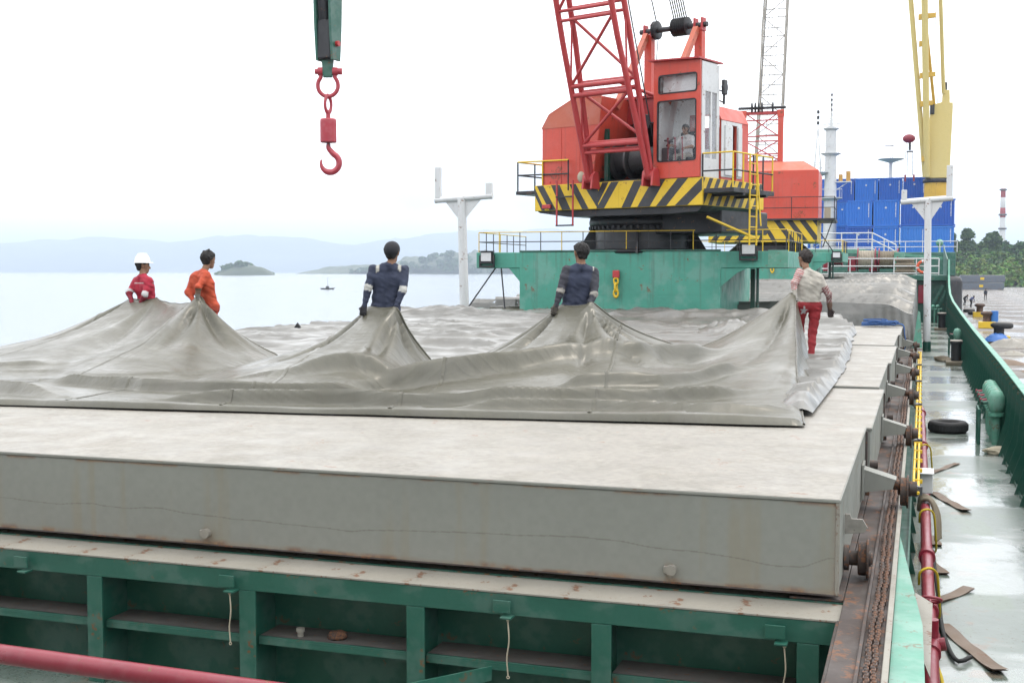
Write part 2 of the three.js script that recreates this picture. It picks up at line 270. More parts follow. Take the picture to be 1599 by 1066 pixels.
{ // small island and trees on the coast at left
  const [ix, iz] = far(30.9, 2100), r = mulberry(95);
  const g = hill(0, 0, 50, 26, 19, 51, 40, .2).rotateY(R(31)).translate(ix, 0, iz); struct('island', g, rockMat);
  const l = []; for (let i = 0; i < 95; i++) { const u = rr(-1, 1, r), rx = rr(5, 8.5, r); const hh = 21 * Math.pow(Math.max(0, 1 - Math.pow((u + .16) / .8, 2)), .6) * rr(.25, 1.08, r); const s = u * 44; l.push([ix + Math.cos(R(31)) * s, SEA + 2 + hh * .72, iz - Math.sin(R(31)) * s + rr(-9, 9, r), rx * (.5 + .5 * hh / 21), rx * (.35 + .5 * hh / 21), rr(.1, .6, r)]); }
  crowns('island_wood', l, 2.4, 5, 96, GREENS, { kind: 'stuff', label: 'clump of trees covering the small island behind the workers', category: 'trees' });
  const c = []; for (let i = 0; i < 190; i++) { const a = rr(14.5, 25.4, r), [x, z] = far(a, 3300 + rr(-80, 40, r)), s = rr(7, 13, r); const hh = a > 19.5 && a < 22.6 ? 50 * Math.pow(Math.max(0, 1 - Math.pow((a - 21) / 1.7, 2)), .8) : (a > 23.2 ? 16 * sstep(25.6, 23.2, a) : 20); c.push([x, SEA + 4 + hh * rr(.1, 1, r), z + 90, s, s * .8, rr(0, .4, r)]); }
  crowns('coast_wood', c, 3.6, 2.4, 97, GREENS, { kind: 'stuff', label: 'hazy woods along the low coast beyond the white post', category: 'trees' });
  const boat = thing('fishing_boat', 'tiny dark fishing boat out on the water', 'boat', null, [...(p => [p[0], SEA - .1, p[1]])(far(27.2, 420))], .4);
  part('hull', [poly([[-2.4, .55], [-2, 0], [2, 0], [2.7, .75], [2.2, .5], [-2, .45]], 1, .05).translate(0, 0, -.5)], M.black, boat);
  part('mast', [rod([.2, .4, 0], [.2, 4.2, 0], .06, 6), box(-.5, .6, .4, 1.2, -.35, .35, .05)], M.steel, boat);
}
// ---- ship: hull and deck
{
  const hullShape = [box(-16.4, 1.66, SEA - 3, -.02, -92, 6)];
  one('ship_hull', hullShape, M.greenDark, 'dark green steel hull of the cargo vessel alongside the quay', 'hull');
  const map = ctex(1024, 1024, (u, v) => { const a = f2(u, v, 5, 5, 501, 6), b = f2(u, v, 9, 3, 505, 5), c = f2(u, v, 70, 70, 509, 3), s = f2(u, v, 130, 130, 515, 2); let k = [.125, .158, .138].map(x => x * (1 + .35 * (a - .5) + .16 * (c - .5))); k = lerp3(k, [.12, .165, .11], sstep(.5, .7, b) * .6); k = lerp3(k, [.25, .26, .248], sstep(.52, .72, a) * .5); k = lerp3(k, [.18, .12, .08], sstep(.62, .72, f2(u, v, 7, 7, 513, 6)) * .6); return lerp3(k, [.08, .07, .05], sstep(.76, .84, s) * .75); }, 3.2);
  const rm = ctex(512, 512, (u, v) => [1, mix(.55, .10, sstep(.40, .58, f2(u, v, 3, 4, 521, 5))), 0], 4.5, 4.5, false);
  const bm = ctex(512, 512, (u, v) => g3(f2(u, v, 16, 9, 525, 5)), 2.1, 2.1, false);
  const m = new THREE.MeshPhysicalMaterial({ map, roughnessMap: rm, roughness: 1, bumpMap: bm, bumpScale: .004, clearcoat: .5, clearcoatRoughness: .2 });
  struct('main_deck', [box(-16.35, 1.62, -.016, 0, -91.9, 5.9)], m);
}

// ================================================================ hatch coaming, covers, rail
const ZJ = [-7.67, -11.5, -15.4, -19.75, -24.3, -28.7, -33.1], XL = -14.1, XR = -.45;
{
  const c = thing('hatch_coaming', 'green steel hatch coaming with rust stained top plate below the covers', 'hatch coaming');
  part('top_plate', [box(XL - .4, -.42, .925, .94, -8.2, -7.33, .004)], M.coamTop, c, 'pale rust flecked end plate');
  part('top_plate', [box(-.75, -.422, .953, .969, -33.2, -7.70, .004), box(-.418, -.12, .953, .969, -33.2, -4.2, .004)], M.rusty, c, 'brown rusty side plate under the wheels');
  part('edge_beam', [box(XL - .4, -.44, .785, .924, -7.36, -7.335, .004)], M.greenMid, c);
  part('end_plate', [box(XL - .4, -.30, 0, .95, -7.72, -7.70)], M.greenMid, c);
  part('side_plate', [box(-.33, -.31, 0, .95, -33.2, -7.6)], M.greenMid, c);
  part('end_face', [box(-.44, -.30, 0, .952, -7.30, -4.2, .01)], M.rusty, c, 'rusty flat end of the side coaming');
  for (let i = 0; i < 11; i++) {
    const x = -.60 - i * 1.27;
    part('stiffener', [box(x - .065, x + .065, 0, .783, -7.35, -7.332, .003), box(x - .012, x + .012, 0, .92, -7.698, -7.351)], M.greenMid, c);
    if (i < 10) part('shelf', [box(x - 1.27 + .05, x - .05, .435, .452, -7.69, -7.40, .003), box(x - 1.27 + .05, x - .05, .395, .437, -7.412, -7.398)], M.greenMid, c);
    part('shelf_dust', [sheet(x - 1.215, x - .06, -7.68, -7.41, 20, 8, (X, Z) => .4535 + .004 * f3(X * 9, 1, Z * 9, 3))], M.dust, c);
  }
  for (const x of [-.79, -2.52, -4.55, -6.3]) { const g = [box(x - .06, x + .06, .81, .89, -7.30, -7.288, .002), box(x - .02, x + .02, .84, .86, -7.336, -7.29), box(x + .0, x + .075, .78, .792, -7.335, -7.25, .002)]; part('tab', g, M.greenMid, c); }
  // side rail: flat bar, inner guide and the stays along the walkway
  part('rail_bar', [box(-.152, -.118, .97, 1.0, -33.2, -4.2, .006)], M.coamTop, c, 'worn pale flat bar');
  part('guide_bar', [box(-.282, -.262, .97, .998, -33.2, -4.2, .005)], M.rusty, c);
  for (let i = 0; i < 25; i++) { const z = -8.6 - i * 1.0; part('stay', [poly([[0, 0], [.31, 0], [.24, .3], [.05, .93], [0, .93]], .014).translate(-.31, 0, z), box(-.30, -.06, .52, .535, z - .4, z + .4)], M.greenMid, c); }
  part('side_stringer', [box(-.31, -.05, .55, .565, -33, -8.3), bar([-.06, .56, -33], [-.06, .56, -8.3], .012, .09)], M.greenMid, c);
  { const s = poly([[-.116, -9.8], [.045, -7.35], [.075, -4.2], [-.116, -4.2]], .012).rotateX(Math.PI / 2).translate(0, .955, 0); part('gusset_plate', s, M.greenLight, c, 'light green tapering gusset plate with rusty edge'); }
  { const s = poly([[.0, -8.55], [.11, -8.3], [.085, -6.75], [.055, -7.0]], .008).rotateX(Math.PI / 2).translate(0, .84, 0); part('wear_plate', s, M.coamTop, c); }
}
// twin-strand drive chain on the rail: hundreds of links, one mesh
{
  const gs = [], lk = new THREE.SphereGeometry(.0165, 7, 5), pl = new THREE.BoxGeometry(.007, .024, .05);
  for (let i = 0; i < 640; i++) { const z = -4.4 - i * .045, w = .004 * Math.sin(i * .7) + .006 * Math.sin(i * .09); for (const x of [-.222, -.186]) { gs.push(fin(lk.clone()).translate(x + w, .988, z)); gs.push(fin(pl.clone()).translate(x + w + (i % 2 ? .011 : -.011), .985, z + .022)); } }
  one('drive_chain', gs, M.rustDark, 'long rusty twin strand roller chain lying along the coaming rail', 'chain').userData.kind = 'stuff';
}
const wheelGeo = [lathe([[0, -.05], [.035, -.05], [.04, -.03], [.13, -.032], [.14, -.026], [.14, .02], [.163, .022], [.163, .038], [.05, .036], [.045, .06], [0, .06]], 32).rotateZ(-Math.PI / 2)].map(g => geo(g))[0];
const coverWhere = ['nearest grey hatch cover, bare, with cracked front face', 'second hatch cover, bare only along its right edge under the tarp', 'third hatch cover from the front, tarp over most of it', 'fourth hatch cover, beside the worker in red trousers', 'fifth hatch cover from the front along the wheel rail', 'farthest hatch cover, with blue rope at its corner'];
// front face print: paint, crack, runs, rust along the seams
const faceMat = (() => {
  const W = 2048, H = 128, L = 13.65, hgt = .6;
  const crack = u => { const x = u * L; return .40 + .055 * Math.sin(x * .9 + 2) + .03 * Math.sin(x * 2.3) + .07 * (f3(x * 3.2, 5, 1, 5) - .5) - .045 * Math.exp(-Math.pow((x - 12.6) / .3, 2)) - .16 * sstep(12.6, 13.4, x) + .12 * sstep(13.4, 13.62, x); };
  const map = ctex(W, H, (u, v) => {
    const x = u * L, y = v * hgt, a = f3(x * .9, y * 1.8, 3, 5), c = f3(x * 26, y * 26, 9, 3), s = f3(x * 7, y * .5, 13, 4);
    let k = [.205, .211, .188].map(q => q * (1 + .16 * (a - .5) + .12 * (c - .5)));
    k = lerp3(k, [.215, .18, .115], sstep(.62, .78, s) * .35);
    const eb = f3(x * 3.1, 1, 21, 4), er = sstep(.02 + .05 * eb, .003, y) * (.35 + .65 * sstep(.42, .6, f3(x * 8, y * 8, 31, 4)));
    const et = sstep(.012 + .03 * eb, .002, hgt - y) * sstep(.45, .6, f3(x * 6, 2, 35, 3));
    const ee = sstep(.03 + .04 * c, .0, Math.min(L - x, 9)) ;
    k = lerp3(k, c > .5 ? RUST : [.21, .10, .036], clamp(er * .75 + et * .6 + ee * .5));
    for (const bx of [9.16, 12.61]) { const dx = Math.abs(x - bx); k = lerp3(k, [.17, .12, .075], sstep(.09, .0, dx) * sstep(.02, .14, .2 - y) * (.3 + .7 * sstep(.4, .65, c)) * .8); }
    const d = Math.abs(y / hgt - crack(u)) * hgt; if (d < .0035) k = lerp3(k, [.11, .10, .08], .55);
    return k; });
  const t = map; t.wrapS = t.wrapT = THREE.ClampToEdgeWrapping;
  return new THREE.MeshStandardMaterial({ map: t, roughness: .55, bumpMap: M.cover.bumpMap, bumpScale: .001 });
})();
for (let i = 0; i < 6; i++) {
  const z0 = ZJ[i], z1 = ZJ[i + 1] + .07, XR = -.45 + [0, .045, -.015, .03, -.02, .02][i], c = thing('hatch_cover', coverWhere[i], 'hatch cover', 'steel hatch covers of the hold', [0, 1.0 + [0, -.022, .0, -.018, -.004, -.02][i], z0]);
  const l = z1 - z0;
  part('top_plate', [sheet(XL, XR, l, 0, 70, 24, (x, z) => .6 + .012 * (f3(x * .55, i * 3.3, z * .55, 3) - .5) * sstep(0, .3, Math.min(-z, z - l, x - XL, XR - x)))], M.coverTop, c);
  part('body', [box(XL + .004, XR - .004, .0, .594, l + .004, -.012, .012)], M.cover, c);
  part('edge_rim', [box(XL, XR + .006, .578, .598, -.012, .006, .004), box(XR - .006, XR + .008, .57, .597, l, -.014, .004)], M.cover, c);
  if (i === 0) {
    const g = new THREE.PlaneGeometry(13.65, .572).translate((XL + XR) / 2, .288, -.002);
    part('front_panel', g, faceMat, c, 'grey painted front face with crack line and rust runs', true);
    part('bottom_rim', [box(XL, XR, -.008, .004, -.06, .001, .003)], M.rusty, c);
    for (const bx of [-4.94, -1.49]) { const lg = part('lug', [rod([bx, .085, -.004], [bx, .085, .04], .034, 12), box(bx - .05, bx - .015, .06, .11, -.004, .03, .006)], M.coamTop, c); }
    part('corner_post', [box(XR - .022, XR + .004, 0, .58, -.03, .004, .006)], M.coamTop, c);
    const lb = poly([[0, 0], [.12, .015], [.14, .05], [.11, .10], [.04, .10], [.03, .13], [0, .13]], .016, .002).translate(XR + .005, .28, -.55); part('lug_plate', lb, M.coverTop, c);
    const wl = part('wheel', wheelGeo.clone().scale(1, .8, .8).translate(-.33, .105, -.62), M.rustDark, c); part('axle', [rod([XR, .105, -.62], [-.28, .105, -.62], .05, 14), rod([XR, .105, -.62], [-.42, .105, -.62], .085, 14)], M.rusty, c);
  }
  // bracket and wheel near the far end of the cover
  const zb = l + .62;
  const arm = [poly([[0, .06], [.25, .10], [.27, .17], [.02, .25], [0, .25]], .014).translate(XR + .004, .06, zb - .10), poly([[0, .06], [.25, .10], [.27, .17], [.02, .25], [0, .25]], .014).translate(XR + .004, .06, zb + .09), bar([XR + .006, .316, zb], [XR + .28, .236, zb], .012, .21, V(0, 1, 0)), box(XR, XR + .02, .06, .36, zb - .15, zb + .15, .004)];
  part('wheel_bracket', arm, M.cover, c);
  const w = part('wheel', wheelGeo.clone().scale(1, .86, .86).translate(-.105, .13, zb), M.rustDark, c); part('axle', [rod([-.22, .19, zb], [-.01, .17, zb], .045, 12), rod([-.06, .16, zb], [.0, .16, zb], .062, 8)], M.rustDark, c);
  part('side_seal', [box(XR + .002, XR + .02, .02, .56, l + .02, l + .06, .004)], M.rusty, c);
  part('hinge_lug', [rod([XR + .02, .16, l + .32], [XR + .02, .16, l + .20], .05, 12), box(XR, XR + .05, .02, .16, l + .22, l + .3, .006), rod([XR + .05, .3, l + .3], [XR + .12, .3, l + .3], .04, 10)], M.rusty, c);
}
// pipes along the walkway
{
  const p = thing('fire_main', 'dark red fire main running along the walkway beside the coaming', 'pipe');
  part('pipe', [rod([.115, .5, -4.3], [.10, .5, -9.0], .052, 16), rod([.10, .5, -9.0], [.055, .5, -23.2], .05, 16)], M.red, p);
  for (const z of [-9.4, -11.2, -14.6, -18.4, -22.6]) part('flange', [rod([.10 - (-z - 9) * .003, .5, z], [.10 - (-z - 9) * .003, .5, z + .06], .072, 16), rod([.10 - (-z - 9) * .003, .5, z - .02], [.10 - (-z - 9) * .003, .5, z - .08], .068, 16)], M.red, p);
  part('riser', [tube([[.055, .5, -23.1], [.05, .5, -23.7], [-.02, .52, -24.6], [-.02, .7, -26.5], [-.01, .72, -33]], .03, 10, 40)], M.red, p);
  const v = part('valve', [rod([.105, .5, -8.72], [.105, .5, -8.3], .066, 14), rod([.105, .44, -8.5], [.105, .68, -8.5], .05, 12), rod([.105, .5, -8.5], [.2, .52, -8.5], .045, 12), new THREE.SphereGeometry(.078, 14, 10).translate(.105, .5, -8.5)], M.red, p, 'bright red valve body with handwheel');
  part('handwheel', [new THREE.TorusGeometry(.075, .011, 8, 20).rotateX(Math.PI / 2 - .5).translate(.10, .72, -8.85), rod([.03, .72, -8.85], [.17, .72, -8.85], .008, 6), rod([.1, .72, -8.92], [.1, .72, -8.78], .008, 6), rod([.105, .6, -8.6], [.1, .72, -8.85], .012, 6)], M.red, v);
  part('lever', [bar([.075, .62, -8.1], [.07, .70, -8.75], .03, .01)], M.red, v);
  for (const z of [-6, -12.6, -17, -21]) part('support', [box(.07, .13, 0, .45, z - .02, z + .02)], M.greenMid, p);
  const y = thing('hydraulic_pipes', 'pair of yellow hydraulic pipes beside the hatch cover wheels', 'pipes');
  for (const dx of [-.022, .022]) part('pipe', [rod([dx - .012, .93, -11.9], [dx + .012, .93, -33], .014, 8)], M.yellow, y);
  for (const z of [-11.95, -15.4, -19.6, -23.8, -28]) part('coupling', [rod([-.02, .93, z], [-.02, .93, z - .22], .045, 10), rod([.02, .9, z - .05], [.02, .98, z - .05], .03, 8)], M.steel, y);
  for (let z = -12.6; z > -33; z -= .7) part('clip', [box(-.045, .05, .908, .95, z - .012, z + .012, .004)], M.yellow, y);
  part('terminal_box', [box(.03, .16, .62, .84, -13.9, -13.7, .01), box(.02, .17, .84, .852, -14.0, -13.62, .003)], M.white, y, 'white capped junction box');
  // lower left red pipe with its cradle
  const q = thing('cross_pipe', 'battered red pipe crossing in front of the hatch coaming', 'pipe');
  part('pipe', [rod([-9, .53, -6.42], [-2.80, .585, -6.05], .062, 18)], M.red, q, 'red painted pipe, chipped and scuffed');
  part('end_cap', [rod([-2.81, .585, -6.05], [-2.74, .586, -6.045], .078, 18), new THREE.SphereGeometry(.045, 12, 8).translate(-2.73, .586, -6.045)], M.red, q);
  part('cradle', [bar([-3.0, .56, -6.05], [-2.62, .40, -7.2], .05, .05), bar([-2.94, .60, -6.05], [-2.56, .44, -7.2], .012, .09), box(-3.04, -2.9, 0, .50, -6.1, -6.02, .006)], M.greenMid, q);
  // cords on the tabs
  for (const [x, l, n] of [[-4.515, .36, 'left of the three cords, hanging by the wide stiffener'], [-2.475, .38, 'middle of the three cords, under its square tab'], [-.735, .40, 'right of the three cords, nearest the rusty corner']])
    one('cord', [tube([[x, .79, -7.275], [x + .012, .79 - l * .4, -7.27], [x - .004, .79 - l * .7, -7.275], [x + .006, .79 - l, -7.27]], .005, 6, 16), new THREE.SphereGeometry(.012, 8, 6).translate(x + .004, .775, -7.272), new THREE.TorusGeometry(.009, .004, 5, 8).translate(x + .006, .78 - l, -7.27)], M.tan, 'thin hanging cord, ' + n, 'cord', 'cords on the coaming tabs');
  const rk = (x, y, z, s, sd) => { const g = new THREE.IcosahedronGeometry(s, 2), a = g.attributes.position; for (let i = 0; i < a.count; i++) { const k = .7 + .6 * f3(a.getX(i) / s * 1.3 + sd, a.getY(i) / s * 1.3, a.getZ(i) / s * 1.3, 3); a.setXYZ(i, a.getX(i) * k * 1.5, a.getY(i) * k * .7, a.getZ(i) * k); } g.computeVertexNormals(); return g.translate(x, y, z); };
  one('debris_lump', rk(-3.80, .478, -7.50, .055, 3), M.rustDark, 'dark rusty lump lying on the coaming shelf', 'debris');
  one('twist_lock', [rod([-4.07, .455, -7.47], [-4.07, .50, -7.47], .022, 10), rod([-4.07, .49, -7.47], [-4.07, .515, -7.47], .03, 10)], M.coamTop, 'small rusty fitting standing on the coaming shelf', 'fitting');
}

// ================================================================ tarpaulins
const tarpTex = (() => {
  const W = 1024, s = 2.6;
  const cr = (u, v, p, sd) => { const w = f2(u, v, p, p, sd, 3); return 1 - Math.abs(2 * n2((u + .05 * w) * p * 2, (v + .05 * w) * p * 2, p * 2, p * 2, sd + 7) - 1); };
  const bump = ctex(W, W, (u, v) => { const w = .05 * (f2(u, v, 4, 4, 611, 3) - .5), r1 = 1 - Math.abs(2 * n2((u + w) * 5, (v + w) * 17, 5, 17, 601) - 1), r2 = 1 - Math.abs(2 * n2((u - w) * 23, (v + w) * 9, 23, 9, 605) - 1); return g3(.30 * f2(u, v, 4, 12, 609, 5) + .22 * r1 * r1 + .14 * r2 * r2 + .10 * f2(u, v, 60, 60, 617, 2)); }, s, s, false);
  const map = b => ctex(W, W, (u, v) => { const a = f2(u, v, 4, 4, 621, 6), c = f2(u, v, 40, 40, 625, 3), d = f2(u, v, 9, 9, 629, 5); let k = b.map(x => x * (1 + .28 * (a - .5) + .16 * (c - .5))); k = lerp3(k, b.map(x => x * 1.4), sstep(.55, .74, d) * .4); return lerp3(k, [.07, .062, .046], sstep(.60, .74, f2(u, v, 6, 6, 633, 6)) * .4); }, s);
  const rm = ctex(512, 512, (u, v) => [1, clamp(.50 + .6 * (f2(u, v, 6, 6, 641, 5) - .5), .24, .85), 0], s, s, false);
  return { bump, map, rm };
})();
const tarpMat = (b, o = {}) => new THREE.MeshPhysicalMaterial({ map: tarpTex.map(b), bumpMap: tarpTex.bump, bumpScale: .020, roughnessMap: tarpTex.rm, roughness: 1, side: THREE.DoubleSide, clearcoat: .30, clearcoatRoughness: .22, ...o });
M.tarp = tarpMat([.062, .059, .040]); M.tarpPale = tarpMat([.115, .113, .103], { clearcoat: .6, clearcoatRoughness: .28, bumpScale: .022 });

// distance of (x,z) to a polyline in plan: [distance, signed side (+ = farther), run 0..1]
function lineDist(pl, x, z) {
  let best = 1e9, sd = 0, run = 0;
  for (let i = 0; i + 1 < pl.length; i++) {
    const [ax, az] = pl[i], [bx, bz] = pl[i + 1], dx = bx - ax, dz = bz - az, l2 = dx * dx + dz * dz, t = clamp(((x - ax) * dx + (z - az) * dz) / l2);
    const ex = x - ax - t * dx, ez = z - az - t * dz, d = Math.hypot(ex, ez);
    if (d < best) { best = d; run = (i + t) / (pl.length - 1); sd = dx * (z - az) - dz * (x - ax); }
  }
  return [best, sd < 0 ? 1 : -1, run];
}
// points where the tarp is held up: apex segment in plan, height, reach to left / right / front, sharpness
const HOLD = [
  { a: [-12.0, -16.55], b: [-11.43, -16.4], h: .93, L: 2.9, Rt: 2.6, F: 3.6, p: 1.15, n: 9 },
  { a: [-11.43, -16.4], b: [-10.05, -15.42], h: .94, L: 1.2, Rt: 1.2, F: 2.7, p: 1.15, n: 8, sag: .06 },
  { a: [-10.05, -15.42], b: [-9.98, -15.40], h: 1.02, L: 1.5, Rt: 1.5, F: 2.7, p: 1.15, n: 7 },
  { a: [-6.55, -13.86], b: [-6.14, -13.77], h: .93, L: 2.2, Rt: .5, F: 2.2, p: 1.05, n: 7 },
  { a: [-4.27, -14.62], b: [-3.86, -14.53], h: .93, L: 2.5, Rt: 2.0, F: 2.7, p: 1.5, n: 9 },
  { a: [-3.86, -14.53], b: [-1.82, -18.41], h: .97, L: .9, Rt: .9, F: 1.9, p: 1.2, n: 5, sag: .52 },
  { a: [-1.82, -18.41], b: [-1.80, -18.40], h: 1.05, L: 2.9, Rt: 1.6, F: 6.4, p: 1.45, n: 10 },
];
// long folds lying in the cloth: polyline in plan, height, front and back width
const FOLD = [
  [[[-13.9, -12.1], [-12, -11.6], [-10, -11.05], [-8.6, -10.62]], .10, .10, .5],
  [[[-9.9, -12.0], [-8.2, -11.5], [-6.6, -11.35], [-5.3, -11.65]], .12, .08, .45],
  [[[-6.9, -12.25], [-5.6, -12.65], [-4.4, -13.25], [-3.2, -14.3], [-2.4, -16.2]], .20, .16, .5],
  [[[-7.6, -10.62], [-5.7, -10.98], [-4.0, -11.2], [-2.5, -11.9], [-1.6, -13.1]], .12, .07, .4],
  [[[-4.3, -10.92], [-3.0, -11.36], [-1.9, -11.42], [-1.05, -11.7]], .08, .06, .35],
  [[[-12.9, -10.2], [-11.2, -10.62], [-9.4, -10.8]], .06, .06, .35],
  [[[-3.7, -12.5], [-2.7, -13.1], [-1.95, -14.7]], .11, .08, .35],
  [[[-13.9, -13.6], [-12.4, -13.2], [-11.0, -13.5]], .06, .10, .5],
];
function tarpHeight(x, z, lowOnly) {
  let y = .015 + .055 * f3(x * .5 + 3, 1, z * .9, 4) + .035 * (f3(x * 1.3, 7, z * 2.4, 4) - .4);
  for (const [pl, h, wf, wb] of FOLD) { const [d, s, t] = lineDist(pl, x, z); const w = s > 0 ? wb : wf * .62; const e = sstep(0, .12, t) * sstep(1, .86, t); const k = s > 0 ? Math.exp(-d / w) : Math.exp(-(d / w) * (d / w)); y += 1.25 * h * k * (.2 + .8 * e) * (.75 + .5 * f3(x * 1.1, 3, z * 1.1, 2)); }
  if (lowOnly) return y;
  let top = 0;
  for (const q of HOLD) {
    const [ax, az] = q.a, [bx, bz] = q.b, dx = bx - ax, dz = bz - az, l2 = dx * dx + dz * dz, t = clamp(((x - ax) * dx + (z - az) * dz) / l2);
    const ex = x - ax - t * dx, ez = z - az - t * dz, r = Math.hypot(ex, ez);
    const th = Math.atan2(ez, ex); // 0 = right, +90 deg = toward the camera
    const c = Math.cos(th), s2 = Math.max(0, Math.sin(th));
    const side = c < 0 ? q.L : q.Rt, reach = 1 / Math.hypot(c / side, s2 / q.F) || side;
    const ple = Math.pow(Math.abs(Math.sin(th * q.n * .5 + q.n + 1.2 * f3(th * 2, q.n, 1, 2))), .7);
    const rr_ = r / (reach * (.9 + .2 * f3(th * 1.7 + q.n, 5, 2, 2)));
    let k = Math.pow(clamp(1 - rr_), q.p);
    k *= 1 - (q.sag || 0) * 4 * t * (1 - t);
    k -= .11 * (1 - ple) * sstep(0, .12, rr_) * sstep(.98, .25, rr_) * k * 2.2;
    const v = q.h * k, kk = .06; // smooth maximum
    const hh = clamp(.5 + .5 * (v - top) / kk); top = mix(top, v, hh) + kk * hh * (1 - hh) * (v > .02 ? 1 : 0);
  }
  return y * (1 - .6 * sstep(.15, .7, top)) + top;
}
const lerpPts = (pts, x) => { if (x <= pts[0][0]) return pts[0][1]; for (let i = 0; i + 1 < pts.length; i++) if (x <= pts[i + 1][0]) return mix(pts[i][1], pts[i + 1][1], (x - pts[i][0]) / (pts[i + 1][0] - pts[i][0])); return pts[pts.length - 1][1]; };
function clothMesh(nu, nv, P) { // P(u,v) -> [x,y,z]
  const p = [], uv = [], ix = [];
  for (let j = 0; j <= nv; j++) for (let i = 0; i <= nu; i++) { const q = P(i / nu, j / nv); p.push(...q); uv.push(q[0], -q[2] * .96 + q[1] * .8); }
  for (let j = 0; j < nv; j++) for (let i = 0; i < nu; i++) { const a = j * (nu + 1) + i, b = a + 1, c = a + nu + 1, d = c + 1; ix.push(a, b, d, a, d, c); }
  const g = new THREE.BufferGeometry(); g.setAttribute('position', new THREE.Float32BufferAttribute(p, 3)); g.setAttribute('uv', new THREE.Float32BufferAttribute(uv, 2)); g.setIndex(ix); g.computeVertexNormals(); return g;
}
const nearZ = [[-14, -9.95], [-11, -10.12], [-9, -10.22], [-6.5, -10.5], [-4.7, -10.66], [-3, -10.88], [-.9, -11.13]];
const farZ = [[-14, -15.7], [-12.6, -16.4], [-12.0, -16.56], [-11.43, -16.41], [-10.05, -15.43], [-9.95, -15.42], [-8.9, -15.7], [-7.9, -15.1], [-6.55, -13.88], [-6.14, -13.79], [-5.75, -14.0], [-5.3, -14.75], [-4.27, -14.64], [-3.86, -14.55], [-3.0, -15.7], [-2.3, -17.6], [-1.82, -18.42], [-1.7, -18.4]];
{
  const t = thing('lifted_tarp', 'large olive grey tarpaulin being dragged across the covers by five workers', 'tarpaulin');
  const P = (u, v) => {
    const xN = mix(-13.98, -.97, u), xF = mix(-13.98, -1.76, u), vv = Math.pow(v, .9);
    const x0 = mix(xN, xF, vv), zN = lerpPts(nearZ, xN) + .05 * (f3(xN * 1.4, 3, 1, 3) - .5), zF = lerpPts(farZ, xF), z0 = mix(zN, zF, vv);
    let y = tarpHeight(x0, z0), x = x0, z = z0;
    // rolled near hem: the edge is turned under, so the front row curls down to the plate
    const dn = (zN - z0); if (dn < .16) { const k = dn / .16; const e = .25 + .9 * f3(xN * .8, 11, 2, 3); y = (y * .8 + .045 * e) * Math.sqrt(clamp(1 - (1 - k) * (1 - k))) + .006; z += .035 * e * Math.sin(k * Math.PI); }
    // right-hand side: turned down to the covers near the corner
    const de = (1 - u) * 12.5, low = sstep(.35, .1, y); if (de < .12) y = mix(y, Math.min(y, .01 + y * Math.sqrt(de / .12)), low);
    // far edge droops a little behind the hands
    if (v > .97) y -= (v - .97) / .03 * .05 * sstep(.3, .05, y);
    return [x, HT + .014 + Math.max(.004, y), z];
  };
  // settle the sheet as cloth: pinned at the hands and along the near hem, gravity, friction on the plates
  const NU = 330, NV = 150, N = (NU + 1) * (NV + 1), pos = new Float32Array(N * 3), old = new Float32Array(N * 3), im = new Float32Array(N).fill(1), id = (i, j) => j * (NU + 1) + i;
  for (let j = 0; j <= NV; j++) for (let i = 0; i <= NU; i++) pos.set(P(i / NU, j / NV), id(i, j) * 3);
  for (const [hx, hz] of [[-12.0, -16.56], [-11.43, -16.41], [-10.04, -15.43], [-11.08, -16.16], [-10.74, -15.92], [-10.4, -15.68], [-6.55, -13.88], [-6.14, -13.79], [-4.27, -14.64], [-3.86, -14.55], [-1.80, -18.41]]) { let b = -1, bd = 1e9; for (let k = 0; k < N; k++) { const d = Math.hypot(pos[k * 3] - hx, pos[k * 3 + 2] - hz); if (d < bd) { bd = d; b = k; } } for (const o of [0, -1, 1, -(NU + 1), -(NU + 1) - 1, -(NU + 1) + 1]) if (b + o >= 0 && b + o < N) im[b + o] = 0; }
  for (let i = 0; i <= NU; i++) { im[id(i, 0)] = 0; im[id(i, 1)] = 0; im[id(i, 2)] = .2; }
  const ca = [], cb = [], cl = [], ck = [];
  const link = (a, b, k, ex) => { const l = Math.hypot(pos[a * 3] - pos[b * 3], pos[a * 3 + 1] - pos[b * 3 + 1], pos[a * 3 + 2] - pos[b * 3 + 2]); ca.push(a); cb.push(b); cl.push(l * ex); ck.push(k); };
  for (let j = 0; j <= NV; j++) for (let i = 0; i <= NU; i++) {
    const n = f3(i * .035, 51, j * .045, 3), eu = .966 + .06 * Math.max(0, n - .42), ev = .972 + .03 * Math.max(0, f3(i * .03 + 9, 53, j * .05, 3) - .42), a = id(i, j);
    if (i < NU) link(a, id(i + 1, j), 1, eu); if (j < NV) link(a, id(i, j + 1), 1, ev);
    if (i < NU && j < NV) { link(a, id(i + 1, j + 1), .45, (eu + ev) / 2); link(id(i + 1, j), id(i, j + 1), .45, (eu + ev) / 2); }
    if (i + 2 <= NU) link(a, id(i + 2, j), .22, eu); if (j + 2 <= NV) link(a, id(i, j + 2), .22, ev);
  }
  const A = Int32Array.from(ca), B = Int32Array.from(cb), Lr = Float32Array.from(cl), K = Float32Array.from(ck), C = A.length; old.set(pos); const floor = new Float32Array(N); for (let k = 0; k < N; k++) floor[k] = Math.min(pos[k * 3 + 1], HT + .03 + .8 * tarpHeight(pos[k * 3], pos[k * 3 + 2], true));
  for (let k = 0; k < N; k++) if (im[k] > .5) { pos[k * 3 + 1] += .012 * (f3(pos[k * 3] * 3, 55, pos[k * 3 + 2] * 3, 2) - .5); }
